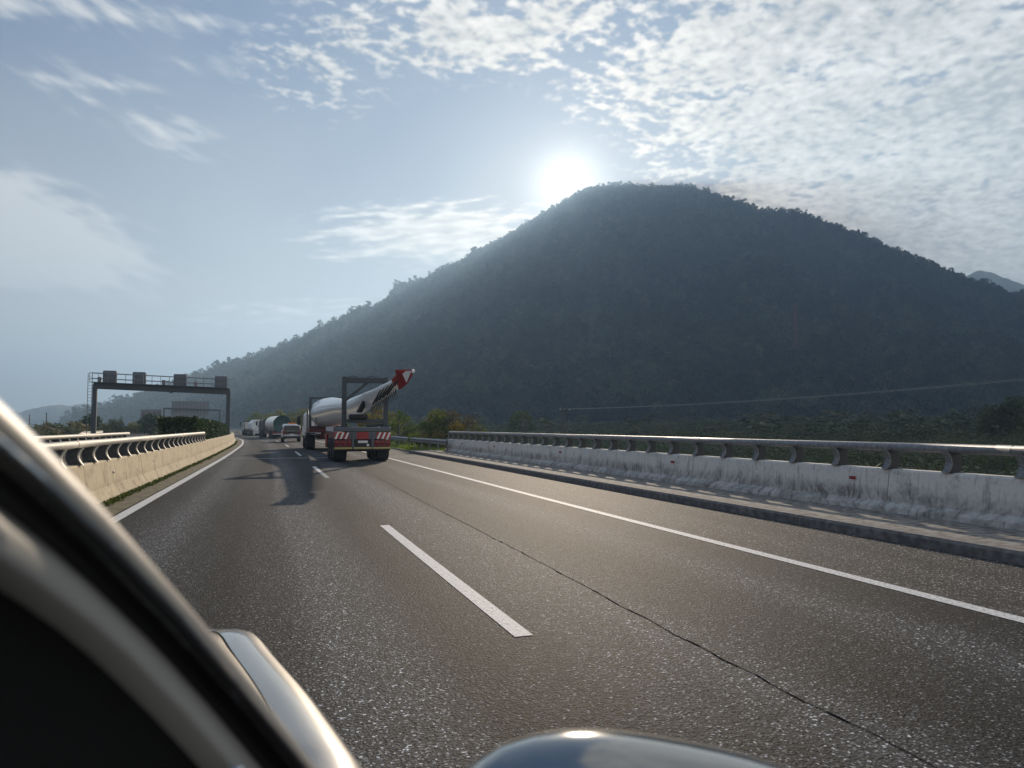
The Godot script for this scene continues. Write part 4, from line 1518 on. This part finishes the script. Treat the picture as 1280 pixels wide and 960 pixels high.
func make_far_trucks() -> void:
	# tower section with a green end cover
	var at := Vector3(2.95, 0, -100.0)
	var turn := 0.1
	var o := base("tower_truck", at, turn)
	tag(o, "dark low loader carrying a white tube with a green end", "truck")
	var st := mb()
	cbox(st, Vector3(0, 0.72, -5.2), Vector3(2.3, 0.22, 10.4), 0.03)
	build(st, "bed", M.dull_red, o)
	st = mb()
	cbox(st, Vector3(0, 0.56, 0.02), Vector3(2.3, 0.12, 0.06), 0.02)
	build(st, "bumper", M.off_white, o)
	for sd in [-1, 1]:
		st = mb()
		cbox(st, Vector3(sd * 0.9, 0.66, 0.02), Vector3(0.4, 0.12, 0.05), 0.01)
		build(st, "tail_light", M.lamp_red, o)
		for k in 3: wheel(o, Vector3(sd * 0.95, 0.45, -1.0 - k * 1.2), 0.45, 0.5)
	tractor(o, -9.8, M.dark_steel, 2.5)
	var t := base("tower_section", at, turn)
	tag(t, "fat white tube with dark green end cover on the middle truck", "tower section")
	st = mb(true)
	tube(st, [Vector3(0, 1.84, -0.25), Vector3(0, 1.84, -9.4)], [1.07], 32)
	build(st, "tube", M.white_gloss, t)
	st = mb(true)
	tube(st, [Vector3(0, 1.84, -0.05), Vector3(0, 1.84, -0.34)], [1.085], 32)
	build(st, "end_cover", M.green_cover, t)
	for k in 3:
		st = mb()
		beam(st, Vector3(0, 1.84, -0.04) + Vector3(cos(k * PI / 3 + 0.3), sin(k * PI / 3 + 0.3), 0) * 1.0, Vector3(0, 1.84, -0.04) - Vector3(cos(k * PI / 3 + 0.3), sin(k * PI / 3 + 0.3), 0) * 1.0, 0.02, 0.05)
		build(st, "lashing", M.dark_steel, t)
	for z in [-2.4, -7.0]:
		st = mb()
		cbox(st, Vector3(0, 0.85, z), Vector3(1.5, 0.2, 0.4), 0.03)
		build(st, "cradle", M.black, o)
	# farthest truck
	at = Vector3(0.15, 0, -131.0)
	turn = 0.11
	o = base("covered_truck", at, turn)
	tag(o, "farthest truck on the road with pale cab showing at left", "truck")
	st = mb()
	cbox(st, Vector3(0, 0.5, -4.5), Vector3(2.2, 0.2, 9.0), 0.03)
	build(st, "bed", M.dark_steel, o)
	for sd in [-1, 1]:
		for k in 3: wheel(o, Vector3(sd * 0.95, 0.38, -1.6 - k * 1.1), 0.38, 0.45)
	tractor(o, -8.6, M.off_white, 2.3)
	t = base("covered_load", at, turn)
	tag(t, "white eight sided load with dark cross straps on the farthest truck", "load")
	st = mb()
	var oct := []
	for k in 8: oct.append(Vector2(cos(PI / 8 + k * PI / 4) * 1.12, 1.6 + sin(PI / 8 + k * PI / 4) * 1.12))
	prism(st, oct, -6.5, 0.0)
	build(st, "cover", M.white, t)
	for sg in [-1, 1]:
		st = mb()
		beam(st, Vector3(-0.78 * sg, 0.82, 0.012), Vector3(0.78 * sg, 2.38, 0.012), 0.02, 0.05)
		build(st, "strap", M.dark_steel, t)
	st = mb()
	box(st, Vector3(0, 0.62, -0.1), Vector3(1.7, 0.5, 0.25))
	build(st, "tail_board", M.off_white, t)

# a car body lofted along its length: stations [z, half width at sill, half width at roof, sill y, belt y, roof y]
func car_shell(o: Node, m: Material, stations: Array, called := "body") -> MeshInstance3D:
	var st := mb(true)
	var rings := []
	for q in stations:
		var w: float = q[1]
		var r: float = q[2]
		rings.append([Vector3(-w * 0.9, q[3], q[0]), Vector3(-w, q[3] + 0.15, q[0]), Vector3(-w, q[4] - 0.08, q[0]), Vector3(-w * 0.97, q[4], q[0]), Vector3(-r, q[5] - 0.1, q[0]), Vector3(-r * 0.86, q[5], q[0]), Vector3(0, q[5] + 0.02, q[0]), Vector3(r * 0.86, q[5], q[0]), Vector3(r, q[5] - 0.1, q[0]), Vector3(w * 0.97, q[4], q[0]), Vector3(w, q[4] - 0.08, q[0]), Vector3(w, q[3] + 0.15, q[0]), Vector3(w * 0.9, q[3], q[0])])
	loft(st, rings)
	return build(st, called, m, o)

func make_cars() -> void:
	# escort van
	var o := base("escort_van", Vector3(3.2, 0, -77.6), 0.01)
	tag(o, "white escort van with red band and amber roof beacon", "van")
	car_shell(o, M.white_gloss, [[0.0, 0.84, 0.74, 0.42, 1.0, 1.6], [-0.06, 0.88, 0.78, 0.36, 1.02, 1.72], [-2.6, 0.9, 0.8, 0.36, 1.02, 1.78], [-3.1, 0.9, 0.78, 0.36, 1.02, 1.7], [-3.75, 0.89, 0.75, 0.36, 1.0, 1.15], [-4.4, 0.84, 0.7, 0.4, 0.85, 0.98]])
	var st := mb()
	cbox(st, Vector3(0, 1.33, 0.01), Vector3(1.3, 0.42, 0.05), 0.02)
	build(st, "rear_window", M.dark_glass, o)
	st = mb()
	cbox(st, Vector3(0, 0.95, 0.02), Vector3(1.56, 0.26, 0.05), 0.02)
	build(st, "rear_band", M.dark_glass, o)
	for sd in [-1, 1]:
		st = mb()
		cbox(st, Vector3(sd * 0.78, 1.02, 0.025), Vector3(0.14, 0.42, 0.06), 0.02)
		build(st, "tail_light", M.lamp_red, o)
		st = mb()
		box(st, Vector3(sd * 0.9, 0.98, -1.9), Vector3(0.02, 0.16, 3.4))
		build(st, "side_stripe", M.red, o)
		st = mb()
		box(st, Vector3(sd * 0.87, 1.36, -1.9), Vector3(0.02, 0.34, 2.6))
		build(st, "side_window", M.dark_glass, o)
		for k in 3:
			st = mb()
			prism(st, [Vector2(sd * (0.3 + k * 0.18), 0.7), Vector2(sd * (0.38 + k * 0.18), 0.7), Vector2(sd * (0.3 + k * 0.18), 0.82), Vector2(sd * (0.22 + k * 0.18), 0.82)], 0.02, 0.03)
			build(st, "chevron", M.red, o)
		for z in [-0.8, -3.5]: wheel(o, Vector3(sd * 0.78, 0.33, z), 0.33, 0.22)
	st = mb()
	cbox(st, Vector3(0, 0.48, 0.04), Vector3(1.66, 0.2, 0.12), 0.03)
	build(st, "bumper", M.black, o)
	st = mb()
	cbox(st, Vector3(0, 0.66, 0.025), Vector3(0.52, 0.11, 0.02), 0.005)
	build(st, "number_plate", M.white, o)
	st = mb()
	cbox(st, Vector3(0, 1.83, -0.5), Vector3(0.75, 0.13, 0.26), 0.04)
	build(st, "beacon_bar", M.amber, o)

# the car the picture is taken from, on its right side
func make_own_car() -> void:
	var o := base("grey_car", Vector3.ZERO)
	tag(o, "grey car at lower left, its windscreen pillar and wing close to the lens", "car")
	# pillar bands: lines from the scuttle up and back past the lens
	var b0 := [Vector3(-0.173, 1.595, -0.476), Vector3(-0.171, 1.585, -0.513), Vector3(-0.167, 1.572, -0.549), Vector3(-0.160, 1.555, -0.585), Vector3(-0.150, 1.534, -0.619), Vector3(-0.138, 1.510, -0.654), Vector3(-0.123, 1.482, -0.687), Vector3(-0.105, 1.450, -0.720), Vector3(-0.085, 1.414, -0.752), Vector3(-0.061, 1.374, -0.784), Vector3(-0.035, 1.329, -0.815), Vector3(-0.006, 1.279, -0.845), Vector3(0.025, 1.224, -0.875), Vector3(0.059, 1.165, -0.904), Vector3(0.096, 1.100, -0.932), Vector3(0.136, 1.030, -0.960)]
	var b1 := [Vector3(-0.173, 1.572, -0.477), Vector3(-0.171, 1.560, -0.514), Vector3(-0.167, 1.546, -0.550), Vector3(-0.160, 1.528, -0.586), Vector3(-0.150, 1.507, -0.621), Vector3(-0.138, 1.482, -0.655), Vector3(-0.122, 1.455, -0.689), Vector3(-0.105, 1.423, -0.722), Vector3(-0.084, 1.388, -0.754), Vector3(-0.061, 1.349, -0.785), Vector3(-0.035, 1.305, -0.816), Vector3(-0.006, 1.258, -0.846), Vector3(0.026, 1.206, -0.876), Vector3(0.060, 1.150, -0.904), Vector3(0.097, 1.089, -0.933), Vector3(0.136, 1.024, -0.960)]
	var b2 := [Vector3(-0.172, 1.532, -0.479), Vector3(-0.170, 1.520, -0.516), Vector3(-0.166, 1.506, -0.552), Vector3(-0.159, 1.489, -0.588), Vector3(-0.149, 1.469, -0.623), Vector3(-0.137, 1.445, -0.657), Vector3(-0.122, 1.418, -0.691), Vector3(-0.104, 1.387, -0.723), Vector3(-0.083, 1.352, -0.756), Vector3(-0.060, 1.312, -0.787), Vector3(-0.034, 1.268, -0.818), Vector3(-0.005, 1.219, -0.848), Vector3(0.026, 1.166, -0.878), Vector3(0.060, 1.107, -0.907), Vector3(0.098, 1.042, -0.935), Vector3(0.137, 0.972, -0.963)]
	var b3 := [Vector3(-0.171, 1.491, -0.481), Vector3(-0.170, 1.480, -0.518), Vector3(-0.165, 1.467, -0.554), Vector3(-0.158, 1.450, -0.590), Vector3(-0.149, 1.430, -0.625), Vector3(-0.136, 1.406, -0.659), Vector3(-0.121, 1.379, -0.693), Vector3(-0.103, 1.347, -0.726), Vector3(-0.083, 1.310, -0.758), Vector3(-0.059, 1.268, -0.789), Vector3(-0.033, 1.221, -0.820), Vector3(-0.004, 1.168, -0.851), Vector3(0.027, 1.109, -0.881), Vector3(0.062, 1.044, -0.910), Vector3(0.099, 0.972, -0.939), Vector3(0.139, 0.892, -0.967)]
	# the lens is close to the pillar: about a hand's breadth from its upper part
	var eye := Vector3(0, 1.54, 0)
	for line in [b0, b1, b2, b3]:
		for k in line.size(): line[k] = eye + (line[k] - eye) * 0.5
	for k in b0.size():
		b0[k] = eye + (b0[k] - eye) * 1.08
	for q in [[b0, 0.0], [b1, 0.012], [b2, 0.03], [b3, 0.05]]: # foot of the pillar at the scuttle, and its head at the roof
		q[0].append(Vector3(0.10 - q[1], 1.10 - q[1] * 0.2, -0.80))
		q[0].append(Vector3(0.12 - q[1], 1.02 - q[1] * 0.2, -0.95))
		q[0].push_front(Vector3(-0.16, 1.60 - q[1], -0.16))
	var b2f := []
	for k in b2.size(): b2f.append(eye + (b2[k] - eye) * 1.06)
	var inward := Vector3(-0.75, -0.1, -0.5)
	var band := func(called: String, u: Array, d: Array, bulge: float, depth: float, m: Material) -> MeshInstance3D:
		var st := mb(true)
		var rows := []
		for k in u.size():
			var row := [u[k] + inward * depth]
			for j in 7:
				var f := j / 6.0
				row.append(u[k].lerp(d[k], f) - inward * sin(f * PI) * bulge - inward * 0.0)
			row.append(d[k] + inward * depth)
			rows.append(row)
		loft(st, rows, true, true)
		return build(st, called, m, o)
	band.call("windscreen_pillar", b0, b1, 0.006, 0.05, M.silver)
	var rub: MeshInstance3D = band.call("weather_strip", b1, b2, -0.012, 0.06, M.seal)
	band.call("window_frame", b2f, b3, 0.005, 0.05, M.frame_trim)
	var lip := mb(true)
	var lp := []
	for k in range(2, 16): lp.append(b1[k].lerp(b2[k], 0.42) + Vector3(0.006, 0, 0.004))
	tube(lip, lp, [0.0035], 6)
	build(lip, "lip", M.gloss_black, rub)
	# dark door lining and dashboard inside the opening
	var st := mb(true)
	var rows := []
	for k in b3.size():
		var p: Vector3 = b3[k] + inward * 0.02
		rows.append([p, p + Vector3(-0.015, -0.03, 0.01), p + Vector3(-0.025, -0.1, 0.015), p + Vector3(-0.03, -0.4, 0.0)])
	loft(st, rows, false, false)
	quad(st, Vector3(-0.17, 1.55, -0.2), Vector3(-0.2, 1.0, -0.2), Vector3(-0.1, 0.8, -0.5), Vector3(-0.12, 1.5, -0.28))
	build(st, "door_lining", M.interior, o)
	st = mb()
	cbox(st, Vector3(-0.85, 0.98, -0.72), Vector3(1.5, 0.26, 0.42), 0.06)
	build(st, "dashboard", M.interior, o)
	st = mb(true)
	tube(st, [Vector3(-0.0065, 1.3725, -0.40), Vector3(-0.004, 1.3745, -0.398)], [0.0035, 0.0025], 12)
	build(st, "lock_knob", M.chrome, o)
	# bonnet and wing: outer line of the wing, then the section inward
	var wing := [Vector3(-0.32, 0.86, -2.33), Vector3(-0.118, 0.945, -2.22), Vector3(-0.015, 0.965, -2.15), Vector3(0.024, 0.98, -2.05), Vector3(0.058, 0.985, -1.86), Vector3(0.112, 0.99, -1.58), Vector3(0.143, 0.99, -1.40), Vector3(0.163, 0.99, -1.275), Vector3(0.176, 0.985, -1.2), Vector3(0.185, 0.98, -1.05), Vector3(0.185, 0.98, -0.9)]
	var coarse := wing
	wing = []
	for k in 41:
		var f := k / 40.0 * (coarse.size() - 1)
		var i := mini(int(f), coarse.size() - 2)
		wing.append(coarse[i].cubic_interpolate(coarse[i + 1], coarse[maxi(i - 1, 0)], coarse[mini(i + 2, coarse.size() - 1)], f - i))
	st = mb(true)
	rows = []
	for p in wing:
		var t: float = smoothstep(-2.2, -1.9, p.z)
		rows.append([p + Vector3(-0.01, -0.5, 0), p + Vector3(0.0, -0.25, 0), p + Vector3(0.0, -0.06, 0), p, p + Vector3(-0.008, 0.022, 0), p + Vector3(-0.026, 0.04, 0), p + Vector3(-0.055, 0.047 + 0.004 * t, 0), p + Vector3(-0.085, 0.046 + 0.006 * t, 0), p + Vector3(-0.105, 0.044 + 0.006 * t, 0)])
	loft(st, rows, false, false)
	build(st, "wing", M.silver, o)
	st = mb(true)
	rows = []
	for p in wing:
		var t: float = smoothstep(-2.25, -1.7, p.z)
		var row := []
		for q in [[-0.1075, 0.03], [-0.1075, 0.043 + 0.006 * t], [-0.14, 0.047 + 0.01 * t], [-0.2, 0.05 + 0.028 * t], [-0.32, 0.052 + 0.05 * t], [-0.6, 0.055 + 0.07 * t], [-0.9, 0.058 + 0.08 * t], [-1.3, 0.055 + 0.06 * t], [-1.6, 0.03]]:
			row.append(Vector3(p.x + q[0], p.y + q[1], p.z - 0.0))
		rows.append(row)
	loft(st, rows, false, false)
	build(st, "bonnet", M.silver, o)
	# nose, sides, roof and glass: rough but real, mostly hidden behind the pillar
	st = mb(true)
	loft(st, [[Vector3(-1.7, 0.9, -2.33), Vector3(-0.9, 0.92, -2.45), Vector3(-0.3, 0.88, -2.34), Vector3(0.02, 0.9, -2.1)], [Vector3(-1.75, 0.55, -2.4), Vector3(-0.9, 0.55, -2.55), Vector3(-0.25, 0.55, -2.42), Vector3(0.04, 0.55, -2.12)], [Vector3(-1.7, 0.25, -2.3), Vector3(-0.9, 0.25, -2.45), Vector3(-0.25, 0.25, -2.35), Vector3(0.03, 0.3, -2.08)]], false, false)
	build(st, "bumper", M.silver, o)
	st = mb(true)
	loft(st, [[Vector3(0.148, 0.98, -0.9), Vector3(0.15, 0.98, 0.2), Vector3(0.13, 0.98, 1.6)], [Vector3(0.17, 0.7, -0.9), Vector3(0.18, 0.7, 0.2), Vector3(0.15, 0.7, 1.6)], [Vector3(0.12, 0.3, -0.9), Vector3(0.12, 0.3, 0.2), Vector3(0.1, 0.3, 1.6)]], false, false)
	build(st, "door", M.silver, o)
	st = mb(true)
	loft(st, [[Vector3(-0.19, 1.61, -0.2), Vector3(-0.9, 1.66, -0.55), Vector3(-1.55, 1.6, -0.5)], [Vector3(-0.24, 1.66, -0.1), Vector3(-0.9, 1.72, -0.1), Vector3(-1.53, 1.66, -0.1)], [Vector3(-0.24, 1.66, 1.6), Vector3(-0.9, 1.71, 1.6), Vector3(-1.53, 1.66, 1.6)]], false, false)
	build(st, "roof", M.silver, o)
	st = mb(true)
	loft(st, [[Vector3(-0.23, 1.585, -0.51), Vector3(-0.9, 1.64, -0.56), Vector3(-1.54, 1.585, -0.51)], [Vector3(-0.06, 1.09, -1.0), Vector3(-0.9, 1.1, -1.15), Vector3(-1.72, 1.08, -1.0)]], false, false)
	build(st, "windscreen", M.glass, o)
	st = mb()
	quad(st, Vector3(-1.78, 0.3, -2.0), Vector3(-1.78, 1.0, -2.0), Vector3(-1.78, 1.0, 1.6), Vector3(-1.78, 0.3, 1.6))
	quad(st, Vector3(-1.78, 1.0, 0.9), Vector3(0.1, 1.0, 0.9), Vector3(-0.24, 1.66, 1.2), Vector3(-1.55, 1.66, 1.2))
	quad(st, Vector3(-1.7, 0.35, -0.9), Vector3(0.1, 0.35, -0.9), Vector3(0.1, 0.35, 1.6), Vector3(-1.7, 0.35, 1.6))
	build(st, "cabin_shell", M.interior, o)
	for z in [-1.65, 1.0]:
		wheel(o, Vector3(-0.02, 0.32, z), 0.32, 0.22)
		wheel(o, Vector3(-1.6, 0.32, z), 0.32, 0.22)
	# door mirror: a rounded housing, its glass towards the cabin
	st = mb(true)
	var cxm := Vector3(0.318, 1.186, -0.55)
	var bx := Vector3(0.947, -0.125, 0.317).normalized()
	var bz := Vector3(-0.317, -0.05, 0.947).normalized()
	var by := bz.cross(bx).normalized()
	var rr := []
	for k in 17:
		var f := -1.0 + 2.0 * k / 16.0
		var ring := []
		var e := pow(maxf(0.0, 1.0 - pow(absf(f), 2.6)), 0.5)
		for j in 24:
			var t := TAU * j / 24
			var cz := signf(cos(t)) * pow(absf(cos(t)), 0.75)
			var cy := signf(sin(t)) * pow(absf(sin(t)), 0.8)
			ring.append(cxm + bx * f * 0.195 + by * cy * (0.005 + 0.095 * e * (1.0 - 0.12 * f)) + bz * cz * (0.004 + 0.055 * e))
		rr.append(ring)
	loft(st, rr, true)
	var mir := build(st, "door_mirror", M.mirror_shell, o)
	st = mb(true)
	tube(st, [cxm + by * -0.03 + bx * -0.14, Vector3(0.1, 1.08, -0.72)], [0.03, 0.035], 10)
	build(st, "mirror_arm", M.gloss_black, mir)

# ---------------------------------------------------------------- scene
func _ready() -> void:
	var cam := Camera3D.new()
	cam.name = "camera"
	add_child(cam)
	cam.position = Vector3(0, 1.54, 0)
	cam.rotation_degrees = Vector3(3.19, -18.48, 0)
	var lens := CameraAttributesPhysical.new()
	lens.frustum_focal_length = 23.75
	lens.frustum_focus_distance = 30.0
	lens.frustum_near = 0.02
	lens.frustum_far = 20000.0
	lens.exposure_aperture = 6.0
	cam.attributes = lens
	cam.current = true

	var env := Environment.new()
	env.background_mode = Environment.BG_SKY
	var sky := Sky.new()
	var pm := PanoramaSkyMaterial.new()
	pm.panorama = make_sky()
	sky.sky_material = pm
	env.sky = sky
	env.tonemap_mode = Environment.TONE_MAPPER_LINEAR
	env.tonemap_exposure = 1.27
	env.sdfgi_enabled = true
	env.ssao_enabled = true
	env.ssil_enabled = true
	env.volumetric_fog_enabled = true
	env.volumetric_fog_density = 0.00045
	env.volumetric_fog_albedo = Color(0.70, 0.85, 1.0)
	env.volumetric_fog_anisotropy = 0.42
	var we := WorldEnvironment.new()
	we.name = "environment"
	we.environment = env
	add_child(we)
	var sun := DirectionalLight3D.new()
	sun.name = "sun"
	add_child(sun)
	sun.look_at_from_position(SUN * 100.0, Vector3.ZERO)
	sun.light_energy = 1.6
	sun.light_color = Color(1.0, 0.92, 0.82)
	sun.light_angular_distance = 0.6
	sun.shadow_enabled = true

	rng.seed = 11
	noise_a = fnl(1, 0.05, 3)
	noise_b = fnl(2, 0.006, 4)
	noise_c = fnl(3, 0.02, 3)
	make_materials()
	make_land()
	make_road()
	make_barriers()
	make_gantries()
	make_poles()
	make_plants()
	make_blade_truck()
	make_far_trucks()
	make_cars()
	make_own_car()
